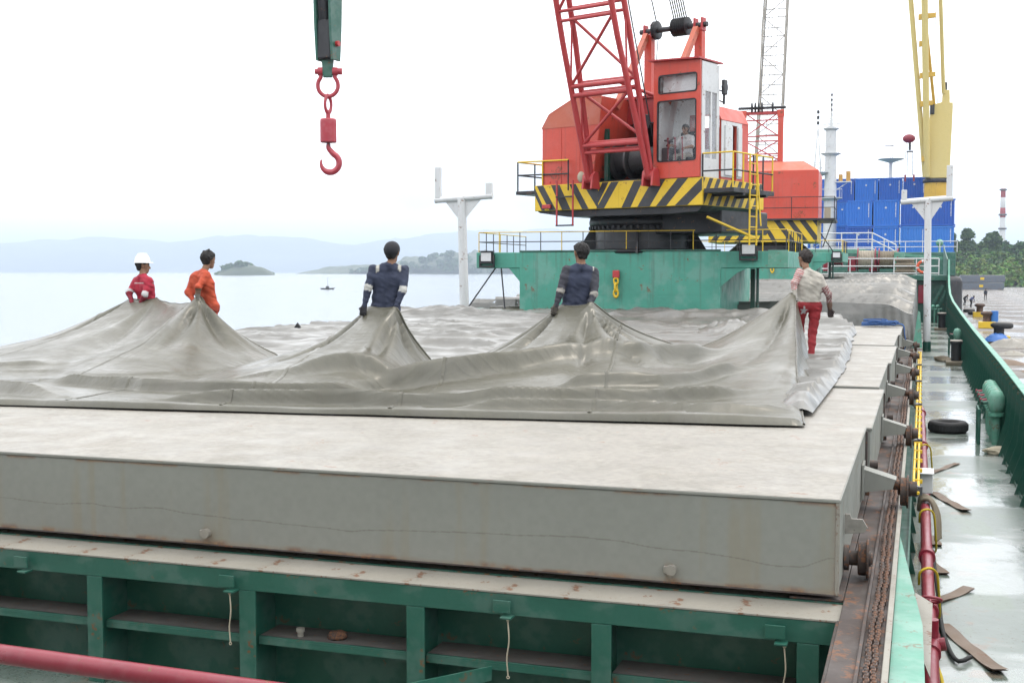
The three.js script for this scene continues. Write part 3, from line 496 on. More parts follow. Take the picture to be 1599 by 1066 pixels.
  for (let st = 0; st < 70; st++) {
    for (let k = 0; k < N; k++) { if (!im[k]) continue; const o = k * 3; for (let d = 0; d < 3; d++) { const v = (pos[o + d] - old[o + d]) * .96; old[o + d] = pos[o + d]; pos[o + d] += v; } pos[o + 1] -= .0013; }
    for (let it = 0; it < 9; it++) {
      for (let c = 0; c < C; c++) { const a = A[c], b = B[c], wa = im[a], wb = im[b], w = wa + wb; if (!w) continue; const x = a * 3, y = b * 3, dx = pos[y] - pos[x], dy = pos[y + 1] - pos[x + 1], dz = pos[y + 2] - pos[x + 2], l = Math.sqrt(dx * dx + dy * dy + dz * dz) || 1e-6, s = K[c] * (l - Lr[c]) / l / w; pos[x] += dx * s * wa; pos[x + 1] += dy * s * wa; pos[x + 2] += dz * s * wa; pos[y] -= dx * s * wb; pos[y + 1] -= dy * s * wb; pos[y + 2] -= dz * s * wb; }
      for (let k = 0; k < N; k++) { const o = k * 3; if (pos[o + 1] < floor[k]) { pos[o + 1] = floor[k]; if (im[k]) { pos[o] = old[o]; pos[o + 2] = old[o + 2]; } } }
    }
  }
  { let k = 0; for (let j = 0; j <= NV; j++) for (let i = 0; i <= NU; i++, k += 3) { const q = P(i / NU, j / NV); for (let d = 0; d < 3; d++) pos[k + d] = mix(pos[k + d], q[d], .68); } }
  const at = (u, v) => { const i = Math.round(u * NU), j = Math.round(v * NV), k = id(i, j) * 3; return [pos[k], pos[k + 1], pos[k + 2]]; };
  const g = clothMesh(NU, NV, at), uvA = g.attributes.uv; for (let j = 0; j <= NV; j++) for (let i = 0; i <= NU; i++) uvA.setXY(id(i, j), i / NU * 13.6, j / NV * 6.8);
  part('sheet', g, M.tarp, t, undefined, true);
  const nA = g.attributes.normal, lift = (i, j, h, dx = 0) => { const k = id(i, j), o = k * 3; return [pos[o] + nA.getX(k) * h + dx, pos[o + 1] + nA.getY(k) * h, pos[o + 2] + nA.getZ(k) * h]; };
  for (const i of [44, 101, 143, 187, 232, 281]) part('seam', clothMesh(2, NV - 4, (u, v) => lift(i, Math.round(v * (NV - 4)) + 2, u === .5 ? .009 : .003, (u - .5) * .045)), M.tarp, t, undefined, true);
  part('hem', [tube(Array.from({ length: NU + 1 }, (_, i) => at(i / NU, 1)), .012, 6, NU * 2)], M.tarp, t);
  part('hem', [tube(Array.from({ length: NV - 1 }, (_, j) => lift(NU, j + 1, .004)), .011, 6, NV * 2)], M.tarp, t);
  // loose corner hanging outward from the right edge below the worker's left hand
  const F = (u, v) => { const j = Math.round(NV * (1 - u * .96)), e = at(1, j / NV), w = .60 * Math.sin(Math.PI * Math.pow(u, .75)) * (1 - .7 * u), yy = mix(e[1], Math.max(HT + .03, e[1] - w * 1.3), v), q = .03 * Math.sin(v * 7 + u * 6) * Math.sin(Math.PI * u) * v; return [e[0] + v * w * .42 + q, yy + (v === 0 ? .002 : 0), e[2] - v * w * .45 + .01]; };
  part('side_flap', clothMesh(NV, 16, F), M.tarp, t, undefined, true);
}
{ // earlier tarp spread over the far covers
  const h = (x, z) => { const w = f3(x * .35, 2, z * 2.6, 5), l = 1 - Math.abs(2 * f3(x * .22 + .25 * Math.sin(z), 9, z * 1.7, 4) - 1); let y = .035 + .15 * (w - .3) + .12 * Math.pow(l, 7) + .05 * (f3(x * 2.1, 4, z * 4, 3) - .4);
    const m = Math.exp(-Math.pow((z + 31.3 + .5 * Math.sin(x * .7)) / 1.1, 2)); y += m * (.10 + .30 * f3(x * 1.3, 6, z * 1.9, 4)); return Math.max(.008, y); };
  const S = (u, v) => { const z = mix(-12.2, -32.6, v), xr = z > -16 ? -.985 : mix(-1.0, -1.42, sstep(-16, -31, z)) + .10 * (f3(z * 1.6, 3, 2, 3) - .5) - 1.0 * Math.pow(sstep(-28.4, -32.6, z), 1.5), xl = -14.0 + .1 * f3(z, 1, 1, 2), x = mix(xl, xr, u); let y = h(x, z); const e = Math.min((xr - x), (-12.2 - z) * 1, (x - xl)); y = mix(.006, y, sstep(0, .1, e)); y += .05 * sstep(.35, .1, xr - x) * sstep(0, .08, xr - x) * f3(z * 3, 2, 2, 3); return [x, HT + .012 + y * (z > -19.5 ? mix(sstep(-.3, -.02, x - mix(-.97, -1.76, clamp((-11.1 - z) / 7.3))), 1, sstep(-16.5, -19.5, z)) : 1), z]; };
  const t = thing('spread_tarp', 'pale wrinkled tarpaulin already spread flat over the far hatch covers', 'tarpaulin');
  part('sheet', clothMesh(260, 420, S), M.tarpPale, t, undefined, true);
  // bunched heap along the far end, at the foot of the crane pedestal
  const Hf = (u, v) => { const x = mix(-13.95, -2.6, u), z = mix(-31.6, -33.05, v), e = Math.sin(Math.PI * v), k = f3(x * 1.7, 3, z * 2.2, 4), l = 1 - Math.abs(2 * f3(x * 1.1 + 3, 5, z * 3.3, 3) - 1); return [x, HT + .05 + e * (.04 + .22 * k + .17 * Math.pow(l, 3)) * sstep(0, .03, u) * sstep(1, .94, u), z]; };
  one('bunched_tarp', clothMesh(300, 26, Hf), M.tarp, 'crumpled roll of tarpaulin heaped before the green crane pedestal', 'tarpaulin', null, true);
  one('rubber_scrap', [poly([[0, 0], [.16, 0], [.15, .10], [.10, .17], [.03, .06]], .08, .01).rotateY(.3).translate(-12.85, HT + .12, -23.4)], M.rubber, 'small black scrap lying on the spread tarp at left', 'scrap');
  one('spread_plastic', clothMesh(60, 30, (u, v) => { const x = mix(-4.6, -2.7, u), z = mix(-24.6, -27.4, v); return [x + .2 * f3(v * 4, 1, 1, 2), HT + .09 + .50 * Math.pow(f3(x * 2.3, 2, z * 2.3, 4), 1.5) * Math.pow(Math.sin(Math.PI * u) * Math.sin(Math.PI * v), .6) + .05 * Math.pow(f3(x * 9, 1, z * 9, 3), 2), z]; }), M.tarpPale, 'shiny crumpled sheet heaped behind the lifted tarpaulin', 'plastic sheet', null, true);
}
{ // second hold beyond the crane: stacked covers under a tarp
  const t = thing('covered_stack', 'stack of hatch covers of the second hold under a grey tarpaulin', 'covered stack');
  const top = z => 2.0 + .62 * clamp((-37 - z) / 26) + .10 * sstep(-63, -66, z);
  const S = (u, v) => { const x = mix(-13.8, -.22, u), z = mix(-36.9, -73, v), q = (z + 1.4 * (f3(x * .2, 8, z * .08, 3) - .5)) / 2.3, s_ = q - Math.floor(q); const y = top(z) + .12 * s_ * s_ * (.35 + 1.2 * f3(x * .3, 12, Math.floor(q) * 3, 2)) + .05 * (f3(x * .8, 2, z * 1.5, 4) - .5) - .30 * Math.pow(sstep(-1.3, -.22, x), 2); return [x, y, z]; };
  part('cover_sheet', clothMesh(110, 520, S), M.tarpPale, t, undefined, true);
  const Fr = (u, v) => { const x = mix(-13.8, -.2, u), c = sstep(-1.9, -.2, x); return [x + c * v * .12, mix(S(u, 0)[1] - .0, .55 + .75 * (1 - c), v), -36.88 + v * (.16 + .10 * f3(x * 2, 2, v * 2, 3)) + c * .10 * Math.sin(x * 26 + v * 2) * v + .05 * Math.sin(x * 3.1 + v * 4) * v]; };
  part('front_drape', clothMesh(360, 24, Fr), M.tarpPale, t, 'hanging front of the tarpaulin, pleated at the corner', true);
  const Sd = (u, v) => { const z = mix(-36.9, -73, u); return [-.22 + .05 * v + .04 * Math.sin(z * 7) * v, mix(S(1, u)[1], .75, v), z]; };
  part('side_drape', clothMesh(240, 10, Sd), M.tarpPale, t, undefined, true);
  part('cover_stack', [box(-13.7, -.5, .6, 1.6, -72.8, -37.4), box(-13.7, -.35, 0, .6, -72.8, -37.0)], M.greenDark, t);
  { const r = mulberry(61), L = []; for (let k = 0; k < 5; k++) { const p = []; for (let i = 0; i < 14; i++) p.push([rr(-1.45, -.5, r), HT + .02 + rr(0, .07, r) + .02 * k, rr(-32.9, -32.2, r)]); L.push(tube(p, .014, 5, 90)); } for (let k = 0; k < 3; k++) L.push(tube([[-.7, HT + .05, -32.4 - k * .1], [-.42, HT + .05, -32.35 - k * .1], [-.37, 1.4, -32.3 - k * .12], [-.33, 1.15, -32.4 - k * .05], [-.37, 1.02, -32.35 - k * .1]], .014, 5, 30)); one('blue_rope', L, M.blueRope, 'tangle of blue rope on the corner of the farthest cover', 'rope'); }
  const fp = poly([[-.12, 0], [.12, 0], [.05, .95], [-.0, .99]], .02, .004).translate(-.06, .95, -34.6); one('stay_plate', fp, M.greenLight, 'light green pointed plate at the corner of the draped stack', 'steel plate');
}

// ================================================================ crane pedestals and cranes
const craneGroup = 'deck cranes of the vessel';
function railing(parent, name, pts, h, rails, mat, postMat = mat, step = 1.1, r = .022) {
  const o = new THREE.Group(); o.name = name; parent.add(o);
  for (let i = 0; i + 1 < pts.length; i++) {
    const a = V(...pts[i]), b = V(...pts[i + 1]), l = a.distanceTo(b), n = Math.max(1, Math.round(l / step));
    for (const k of rails) { const m = part('rail', [rod([a.x, a.y + h * k, a.z], [b.x, b.y + h * k, b.z], r, 7)], k === 1 ? mat : postMat, o); }
    for (let j = i ? 1 : 0; j <= n; j++) { const p = a.clone().lerp(b, j / n); part('post', [rod([p.x, p.y, p.z], [p.x, p.y + h, p.z], r, 7)], (j % 3 === 1) ? mat : postMat, o); }
  }
  return o;
}
function floodlight(label, x, y, z, ry = 0) {
  const t = thing('floodlight', label, 'floodlight', 'floodlights on the crane pedestals', [x, y, z], ry);
  part('housing', [box(-.2, .2, -.16, .16, -.12, .02, .03), box(-.22, .22, -.18, -.15, -.1, .06), box(-.22, .22, .15, .18, -.1, .06)], M.black, t);
  part('lens', [box(-.17, .17, -.12, .13, .02, .032, .004)], M.white, t);
  part('bracket', [box(-.25, -.21, -.26, .05, -.06, 0), box(.21, .25, -.26, .05, -.06, 0), box(-.25, .25, -.30, -.25, -.06, 0)], M.black, t);
}
function pedestal(zf, x0, x1, yt, xl, xr, dep, label) {
  const t = thing('crane_pedestal', label, 'crane pedestal', 'green crane pedestals', [0, 0, zf]);
  part('block', [box(x0, x1, 0, yt, -dep, 0, .03)], M.green, t);
  part('wing', [box(xl, x0 + .02, yt - .46, yt - .004, -dep * .8, -.012, .02), poly([[x0, yt - .46], [x0 - .34, yt - .46], [x0, yt - .86]], .05).translate(.006, .004, -.09), poly([[x0, yt - .46], [x0 - .34, yt - .46], [x0, yt - .86]], .05).translate(.006, .004, -2.6)], M.green, t);
  part('wing', [box(x1 - .02, xr, yt - .46, yt - .004, -dep * .8, -.012, .02), poly([[x1, yt - .46], [x1 + .75, yt - .46], [x1 + .45, yt - .6], [x1, yt - .98]], .05).translate(-.006, .004, -.09)], M.green, t);
  part('patch_plate', [box(xr - .52, xr + .012, yt - .45, yt + .02, -.02, .004, .003)], M.greenLight, t, 'pale green repair plates on the wing end');
  for (const f of [.34, .68]) part('weld_seam', [box(mix(x0, x1, f) - .012, mix(x0, x1, f) + .012, .1, yt - .02, 0, .006)], M.green, t);
  part('weld_seam', [box(x0 + .03, x1 - .03, yt * .66, yt * .66 + .022, 0, .005)], M.green, t);
  part('coaming_edge', [box(x0, x1, yt, yt + .05, -.06, .012, .01)], M.greenMid, t);
  part('column', [box(x1 + .62, x1 + .74, 0, yt - .48, -1.7, -1.5)], M.greenDark, t); part('cable_pipe', [rod([x1 + .86, .2, -1.2], [x1 + .86, yt - .4, -1.2], .04, 8)], M.greenDark, t);
  railing(t, 'railing', [[xl + .05, yt, -dep * .75], [xl + .05, yt, -.1], [xr - .05, yt, -.1], [xr - .05, yt, -dep * .75]], .58, [1, .52], M.yellow, M.wire, .62, .014);
  return t;
}
const ped1 = pedestal(-33.5, -11.03, -5.22, 3.56, -12.36, -3.42, 6.1, 'bright green crane pedestal with railing in front of the workers, nearer of the two');
{ // hanging shackle on the pedestal face
  const s = thing('lashing_shackle', 'yellow lashing hook with red shackle hung on the green pedestal', 'shackle', 'hooks hung on the pedestals', [-8.13, 2.72, -33.44]);
  part('shackle', [box(-.10, .10, .10, .32, 0, .1, .03)], M.craneDeep, s);
  part('hook', [new THREE.TorusGeometry(.075, .035, 8, 16).scale(.8, 1.2, 1).translate(0, .02, .06), new THREE.TorusGeometry(.07, .032, 8, 16).scale(.75, 1.5, 1).rotateY(1.2).translate(0, -.16, .07), new THREE.TorusGeometry(.075, .035, 8, 16).scale(.85, 1.3, 1).translate(0, -.33, .06)], M.yellow, s);
}
floodlight('floodlight under the left wing railing of the green pedestal', -12.0, 3.42, -33.38, -.2);
floodlight('floodlight on the right wing of the green pedestal, above the red trousered worker', -4.45, 3.6, -33.38, .1);
{ // cables below the left wing
  one('cable', [rod([-11.8, 3.1, -33.6], [-12.9, 1.62, -33.6], .022, 6)], M.wire, 'slanting black cable under the left pedestal wing', 'cable', 'cables under the pedestal wing');
  one('cable', [rod([-11.62, 3.1, -33.6], [-11.45, 1.3, -33.6], .022, 6)], M.wire, 'upright black cable under the left pedestal wing', 'cable', 'cables under the pedestal wing');
  one('vent_hood', [poly([[-1.35, 0], [.15, 0], [.35, .18], [.2, .42], [-.1, .5], [-1.35, .12]], 1.2, .03).translate(-13.05, 1.34, -36.2)], M.greenMid, 'low green sloping hood beside the pedestal foot', 'hood');
  one('covered_pile', clothMesh(40, 16, (u, v) => { const x = mix(-12.45, -11.4, u), k = v < .45 ? v / .45 : 1, b = v < .45 ? 0 : (v - .45) / .55; return [x, .9 + k * 1.0 + .1 * f3(x * 3, 1, v * 3, 3) - b * .1, -34.9 - b * 1.4 + .12 * Math.sin(x * 8 + v * 3) * (1 - k)]; }), M.tarp, 'grey tarpaulin covered pile left of the pedestal', 'covered pile', null, true);
}
// hazard stripes: yellow plate with charcoal bands clipped to the plate, built as 4 mm sheets
function clipPoly(pts, f) { const out = []; for (let i = 0; i < pts.length; i++) { const a = pts[i], b = pts[(i + 1) % pts.length], fa = f(a), fb = f(b); if (fa >= 0) out.push(a); if ((fa >= 0) !== (fb >= 0)) { const t = fa / (fa - fb); out.push([mix(a[0], b[0], t), mix(a[1], b[1], t)]); } } return out; }
function stripes(x0, x1, y0, y1, bands, parent, place, name = 'hazard_stripe') { // bands: [xTop0, xTop1, shift to bottom, clipMin, clipMax]
  for (const [a, b, s, c0, c1] of bands) {
    let p = [[a, y1], [b, y1], [b + s, y0], [a + s, y0]];
    p = clipPoly(p, q => q[0] - Math.max(x0, c0 ?? x0)); if (p.length > 2) p = clipPoly(p, q => Math.min(x1, c1 ?? x1) - q[0]);
    if (p.length > 2) part(name, place(poly(p, .004)), M.charcoal, parent);
  }
}
const LB = -2.31, RB = 3.21, YB = 4.75, YT = 5.49, ZF = 2.17;
{
  const c = thing('deck_crane', 'red orange deck crane with lattice boom and striped base, nearer of the two', 'crane', craneGroup, [-7.8, 0, -35.2], R(-19.5));
  // slewing base
  part('turret', [lathe([[1.36, 3.5], [1.36, 4.3], [1.3, 4.32]], 40)], M.charcoal, c);
  part('turret_skirt', [...[0, 1, 2, 3].map(i => xf(poly([[1.1, 3.52], [1.95, 3.52], [1.45, 4.35], [1.1, 4.35]], .06), { ry: i * Math.PI / 2 + .5 })), lathe([[1.37, 3.5], [1.75, 3.52], [1.75, 3.62], [1.37, 3.66]], 36)], M.black, c);
  { const o = part('slew_ring', [lathe([[1.2, 4.30], [1.52, 4.30], [1.55, 4.42], [1.52, 4.56], [1.2, 4.58]], 44)], M.charcoal, c); for (let i = 0; i < 52; i++) { const a = i / 52 * 6.2832; part('tooth', [xf(box(-.035, .035, 4.22, 4.31, 1.44, 1.56, .008), { ry: a })], M.charcoal, o); } }
  part('belly', [poly([[LB + .02, 4.752], [RB - .02, 4.752], [RB - .2, 4.6], [2.2, 4.56], [-1.2, 4.56], [LB + .1, 4.7]], 3.4).translate(0, 0, -1.35), box(.6, 3.1, 4.05, 4.70, -1.9, .9, .05)], M.black, c);
  part('base_frame', [box(LB, RB, YB, YT, -1.4, ZF, .02)], M.yellow, c, 'yellow base frame with charcoal hazard stripes');
  const front = g => g.translate(0, 0, ZF - .001);
  const px = x => LB + (x - 22) / (1350 - 22) * (RB - LB); // positions along the band as measured on the front
  const bandsL = [[40, 92, 118], [163, 235, 105], [318, 345, 0]].slice(0, 2).map(([a, b, s]) => [px(a), px(b), (px(a + s) - px(a))]);
  const W = px(62) - px(0);
  stripes(LB + .01, RB - .01, YB + .01, YT - .01, [
    [px(22) - W * .55, px(22) - W * .1, W * 1.55], [px(40), px(96), W * 1.8], [px(163), px(235), W * 1.55], [px(318), px(372), W * 1.75], 
    [px(430), px(500), W * 2.0, null, px(557)], [px(660), px(722), -W * 1.9, px(557), null].slice(0, 3), [px(722), px(722) + .001, 0], [px(840), px(910), -W * 1.55], [px(985), px(1080), -W * 1.9], [px(1170), px(1248), -W * 2.6], [px(1348), px(1440), -W * 3.2], 
  ], c, front);
  part('stripe_chevron', front(poly([[px(470), YT - .01], [px(535), YT - .01], [px(560), YT - .26], [px(590), YT - .01], [px(640), YT - .01], [px(560), YB + .17]], .0045)), M.charcoal, c);
  { const side = g => g.rotateY(Math.PI / 2).translate(RB - .001, 0, 0); stripes(-2.1, 1.35, YB + .01, YT - .01, Array.from({ length: 9 }, (_, i) => [-2.2 + i * .42, -2.0 + i * .42, -.5]), c, side); }
  // machinery house: left bay with chamfered roof, recessed middle, right bay behind the cab
  const ch = poly([[-2.08, YT], [-.36, YT], [-.1, 7.1], [-.02, 7.86], [-1.0, 7.87], [-1.83, 7.5], [-2.08, 7.12]], 2.5, .02).translate(0, 0, -.42); part('left_house', ch, M.crane, c);
  part('roof_slope', [poly([[-2.125, 7.12], [-1.86, 7.52], [-1.0, 7.905], [-.05, 7.895], [-.05, 7.87], [-1.0, 7.865], [-1.83, 7.48], [-2.1, 7.11]], 2.52).translate(0, 0, -.42)], M.craneFade, c, 'sun faded orange roof slope');
  part('upper_panel', front(poly([[-2.07, 7.11], [-.1, 7.11], [-.02, 7.84], [-1.0, 7.85], [-1.82, 7.48]], .004).translate(0, 0, -.06)), M.craneFade, c, 'faded orange upper panel');
  for (const x of [-1.42, -.78]) part('panel_joint', [box(x - .02, x + .02, YT + .03, 7.08, ZF - .075, ZF - .058)], M.crane, c);
  for (let i = 0; i < 9; i++) part('bolt', [rod([-2.0 + i * .2, YT + .08, ZF - .08], [-2.0 + i * .2, YT + .08, ZF - .05], .022, 6)], M.craneDeep, c);
  part('middle_roof', [box(-.2, 1.75, 7.2, 7.92, .55, .75, .02), box(-.3, 1.8, 7.9, 7.98, -.4, .85, .01), box(-.3, 1.75, YT, 7.9, -.4, -.3)], M.craneDeep, c, 'darker red panel over the winch opening');
  part('winch_bay', [box(-.34, 1.72, YT, YT + .05, -.3, 2.0), box(-.335, -.315, YT + .05, 7.15, -.28, 1.72), box(-.31, 1.72, YT + .05, 7.3, -.29, -.25)], M.black, c);
  { const w = part('winch_drum', [rod([-.1, 6.12, 1.15], [1.5, 6.12, 1.15], .34, 24)], M.wire, c); for (const x of [-.05, .42, 1.45]) part('drum_flange', [rod([x - .03, 6.12, 1.15], [x + .03, 6.12, 1.15], .52, 24)], M.steel, w); for (let i = 0; i < 22; i++) part('rope_turn', [xf(new THREE.TorusGeometry(.35, .018, 5, 20), { ry: Math.PI / 2, p: [.5 + i * .04, 6.12, 1.15] })], M.steel, w); part('drum_frame', [box(-.28, -.2, YT + .05, 7.1, .95, 1.35), box(1.55, 1.63, YT + .05, 7.1, .95, 1.35), box(-.12, .0, YT + .05, 7.0, 1.72, 1.82)], M.greenDark, w); }
  part('right_house', [box(1.75, 3.2, YT, 7.08, -.42, -.36), box(1.75, 1.81, YT, 7.4, -.36, 1.14), box(3.14, 3.2, YT, 7.08, -.36, .28), box(3.14, 3.2, YT, 7.08, .56, 1.14), box(3.14, 3.2, 6.96, 7.08, .28, .56), poly([[1.75, 7.42], [2.95, 7.40], [3.14, 7.08], [3.22, 7.08], [3.0, 7.47], [1.75, 7.5]], 1.58).translate(0, 0, -.42)], M.crane, c);
  part('side_wall', [box(3.203, 3.223, YT + .06, 7.06, .565, 1.16, .005), box(3.203, 3.223, YT + .06, 7.06, .0, .275, .005), box(3.203, 3.223, 6.97, 7.06, .275, .565)], M.white, c, 'white painted side wall'); part('door_leaf', [box(3.224, 3.255, 5.6, 6.94, .58, 1.0, .01)], M.white, c); part('door_leaf', [box(3.224, 3.255, 5.6, 6.94, .03, .26, .01)], M.white, c);
  // cab
  const cab = new THREE.Group(); cab.name = 'cab'; c.add(cab);
  const X0 = 1.72, X1 = 3.13, F = ZF + .02, BZ = 1.18;
  const frame = new THREE.Shape([[X0, 5.5], [X1, 5.5], [X1, 8.55], [X0, 8.62]].map(p => new THREE.Vector2(...p)));
  const rrect = (x0, x1, y0, y1, r, tilt = 0) => { const s = new THREE.Path(); s.moveTo(x0 + r, y0); s.lineTo(x1 - r, y0 + tilt); s.quadraticCurveTo(x1, y0 + tilt, x1, y0 + r); s.lineTo(x1, y1 - r); s.quadraticCurveTo(x1, y1 - tilt, x1 - r, y1); s.lineTo(x0 + r, y1); s.quadraticCurveTo(x0, y1, x0, y1 - r); s.lineTo(x0, y0 + r); s.quadraticCurveTo(x0, y0, x0 + r, y0); return s; };
  const wn = [[1.83, 3.03, 5.93, 7.56], [1.86, 3.05, 7.73, 8.24]];
  for (const w of wn) frame.holes.push(rrect(...w, .09));
  part('front_wall', [new THREE.ExtrudeGeometry(frame, { depth: .06, bevelEnabled: true, bevelSize: .008, bevelThickness: .008, bevelSegments: 1, curveSegments: 6 }).translate(0, 0, F - .06)], M.crane, cab);
  for (const w of wn) {
    const o = new THREE.Shape(rrect(...w, .09).getPoints(6)); o.holes.push(rrect(w[0] + .035, w[1] - .035, w[2] + .035, w[3] - .035, .07));
    part('window_frame', [new THREE.ExtrudeGeometry(o, { depth: .05, bevelEnabled: false, curveSegments: 6 }).translate(0, 0, F - .03)], M.black, cab);
    part('window_pane', [new THREE.PlaneGeometry(w[1] - w[0] - .05, w[3] - w[2] - .05).translate((w[0] + w[1]) / 2, (w[2] + w[3]) / 2, F - .02)], M.glass, cab);
  }
  part('side_wall', [box(X1 - .02, X1 + .03, 5.5, 8.5, BZ, 1.32, .006), box(X1 - .02, X1 + .03, 5.5, 6.0, 1.32, F - .062, .006), box(X1 - .02, X1 + .03, 7.75, 8.52, 1.32, F - .062, .006), box(X1 - .02, X1 + .03, 6.0, 7.75, 1.95, F - .062, .006), box(X1 - .02, X1 + .03, 6.0, 7.75, 1.58, 1.66, .006)], M.white, cab, 'white painted cab side');
  part('side_pane', [box(X1, X1 + .006, 6.0, 7.75, 1.33, 1.94)], M.glass, cab);
  part('inner_wall', [box(X0, X0 + .03, 5.5, 8.5, BZ, F - .062), box(X0 + .03, X1 - .03, 5.5, 5.53, BZ, F - .062), box(X0 + .03, 2.25, 5.53, 8.45, BZ, BZ + .03), box(2.95, X1 - .03, 5.53, 8.45, BZ, BZ + .03), box(2.25, 2.95, 5.531, 6.3, BZ, BZ + .03), box(2.25, 2.95, 7.25, 8.45, BZ, BZ + .03)], M.white, cab, 'pale grey lining of the cab');
  part('rear_pane', [box(2.25, 2.95, 6.3, 7.25, BZ + .01, BZ + .016)], M.glass, cab);
  part('roof', [poly([[X0 - .1, 8.62], [X1 + .05, 8.56], [X1 + .05, 8.60], [X0 - .1, 8.66]], 1.3).translate(0, 0, BZ - .15)], M.craneDeep, cab);
  for (const x of [2.02, 2.24, 2.46]) part('lever', [rod([x, 5.55, 1.9], [x + .02, 6.55, 1.98], .014, 6), new THREE.SphereGeometry(.03, 8, 6).translate(x + .02, 6.57, 1.98)], M.red, cab);
  part('sun_blind', [box(1.9, 3.02, 7.76, 8.22, F - .2, F - .19)], M.white, cab, 'pale blind behind the upper window');
  part('seat', [box(2.05, 2.55, 5.95, 6.08, 1.28, 1.72, .04), box(2.05, 2.55, 6.08, 6.8, 1.24, 1.34, .04), box(2.23, 2.37, 5.53, 5.95, 1.4, 1.55)], M.black, cab);
  part('console', [box(1.76, 2.0, 5.53, 6.35, 1.3, 1.85, .03), rod([1.86, 6.4, 1.75], [2.12, 6.62, 1.8], .03, 8), rod([1.82, 6.55, 1.78], [2.1, 6.5, 1.82], .025, 8)], M.steel, cab);
  part('mirror', [box(1.50, 1.66, 6.85, 7.22, 2.3, 2.36, .02), rod([1.62, 7.0, 2.33], [1.74, 7.0, 2.15], .02, 6), box(1.52, 1.64, 6.9, 7.17, 2.355, 2.365)], M.black, cab);
  part('horn', [rod([X1 + .05, 7.95, 1.0], [X1 + .12, 7.95, 1.0], .13, 14), rod([X1 + .06, 7.5, 1.0], [X1 + .07, 7.9, 1.0], .035, 8), box(X1 + .03, X1 + .13, 7.75, 8.15, .9, 1.1, .03), bar([X1 + .05, 7.85, 1.0], [X1 + .0, 7.85, 1.25], .03, .03), bar([X1 + .05, 7.55, 1.0], [X1 + .0, 7.6, 1.25], .03, .03)], M.charcoal, cab);
  // hydraulic rods on the roof and struts
  part('exhaust_rod', [rod([.9, 7.95, .8], [.05, 8.35, 1.3], .05, 10)], M.craneDeep, c); part('exhaust_rod', [rod([1.62, 8.0, .8], [1.2, 8.2, 1.1], .05, 10)], M.craneDeep, c);
  // boom
  const bm = new THREE.Group(); bm.name = 'boom'; c.add(bm);
  const bx = .775, foot = V(bx, 5.58, 2.42), dir = V(0, Math.sin(R(72)), Math.cos(R(72))), nrm = V(0, Math.cos(R(72)), -Math.sin(R(72))); // nrm points back and up
  const BL = 35, taper = s => [mix(.975, .83, clamp(s / 5)), Math.min(.30, .08 + s * .06)];
  const at = (s, sx, sn) => { const [w, d] = taper(s); const e = s > 30 ? 1 - (s - 30) / 5 * .6 : 1; return foot.clone().addScaledVector(dir, s).add(V(sx * w * e, 0, 0)).addScaledVector(nrm, sn * d * e); };
  for (const sx of [-1, 1]) for (const sn of [-1, 1]) part('chord', [0, 1.1, 2.3, 3.8, 6, 30, 35].slice(0, 6).map((s, i, a) => rod(at(s, sx, sn), at([1.1, 2.3, 3.8, 6, 30, 35][i], sx, sn), .082, 10)), M.craneDeep, bm);
  const st = [.75, .95, 2.35, 2.6, 4.35, 4.6, 6.45]; for (let s = 6.7; s < 34; s += 2.05) st.push(s, s + 1.85);
  for (let i = 0; i < st.length; i++) {
    const s = st[i]; for (const sn of [-1, 1]) part('cross_bar', [rod(at(s, -1, sn), at(s, 1, sn), s > .9 && s < 2.7 ? .068 : .046, 8)], M.craneDeep, bm);
    if (i % 2 === 1 && i + 1 < st.length) { const e = st[i + 1]; part('brace', [rod(at(s, -1, -1), at(e, 1, -1), .044, 7)], M.craneDeep, bm); part('brace', [rod(at(s, 1, 1), at(e, -1, 1), .044, 7)], M.craneDeep, bm); for (const sx of [-1, 1]) part('brace', [rod(at(s, sx, -1), at(e, sx, 1), .03, 7)], M.craneDeep, bm); }
  }
  for (const sx of [-1, 1]) part('foot_pin', [rod([bx + sx * .975 - .14, 5.58, 2.42], [bx + sx * .975 + .14, 5.58, 2.42], .13, 16), poly([[-.2, -.25], [.22, -.25], [.16, .12], [.05, .22], [-.1, .2]], .05, .006).rotateY(-Math.PI / 2).translate(bx + sx * .975 + .17, 5.55, 2.36), poly([[-.2, -.25], [.22, -.25], [.16, .12], [.05, .22], [-.1, .2]], .05, .006).rotateY(-Math.PI / 2).translate(bx + sx * .975 - .12, 5.55, 2.36)], M.craneDeep, bm);
  // gantry
  const ga = new THREE.Group(); ga.name = 'gantry'; c.add(ga); const gy = 9.98, gz = -.15, gl = .12, gr = 1.78;
  for (const x of [gl, gr]) { part('post', [bar([x, 7.5, gz - .02], [x, gy - .1, gz - .02], .24, .2)], M.crane, ga); part('strut', [bar([x - .1, 7.6, 1.45], [x - .04, gy - .12, gz + .1], .16, .16)], M.craneFade, ga); part('head', [box(x - .15, x - .09, gy - .2, gy + .18, gz - .12, gz + .12, .02), box(x + .09, x + .15, gy - .2, gy + .18, gz - .12, gz + .12, .02)], M.craneDeep, ga); }
  part('shaft', [rod([gl - .3, gy, gz], [gr + .25, gy - .02, gz], .075, 14)], M.charcoal, ga);
  part('sheave', [lathe([[.08, -.05], [.27, -.05], [.22, 0], [.27, .05], [.08, .05]], 24).rotateZ(Math.PI / 2).translate(gl + .24, gy, gz)], M.black, ga);
  for (let i = 0; i < 7; i++) part('sheave', [lathe([[.08, -.03], [.26, -.03], [.21, 0], [.26, .03], [.08, .03]], 22).rotateZ(Math.PI / 2).translate(.98 + i * .068, gy, gz)], M.black, ga);
  const tip = foot.clone().addScaledVector(dir, BL);
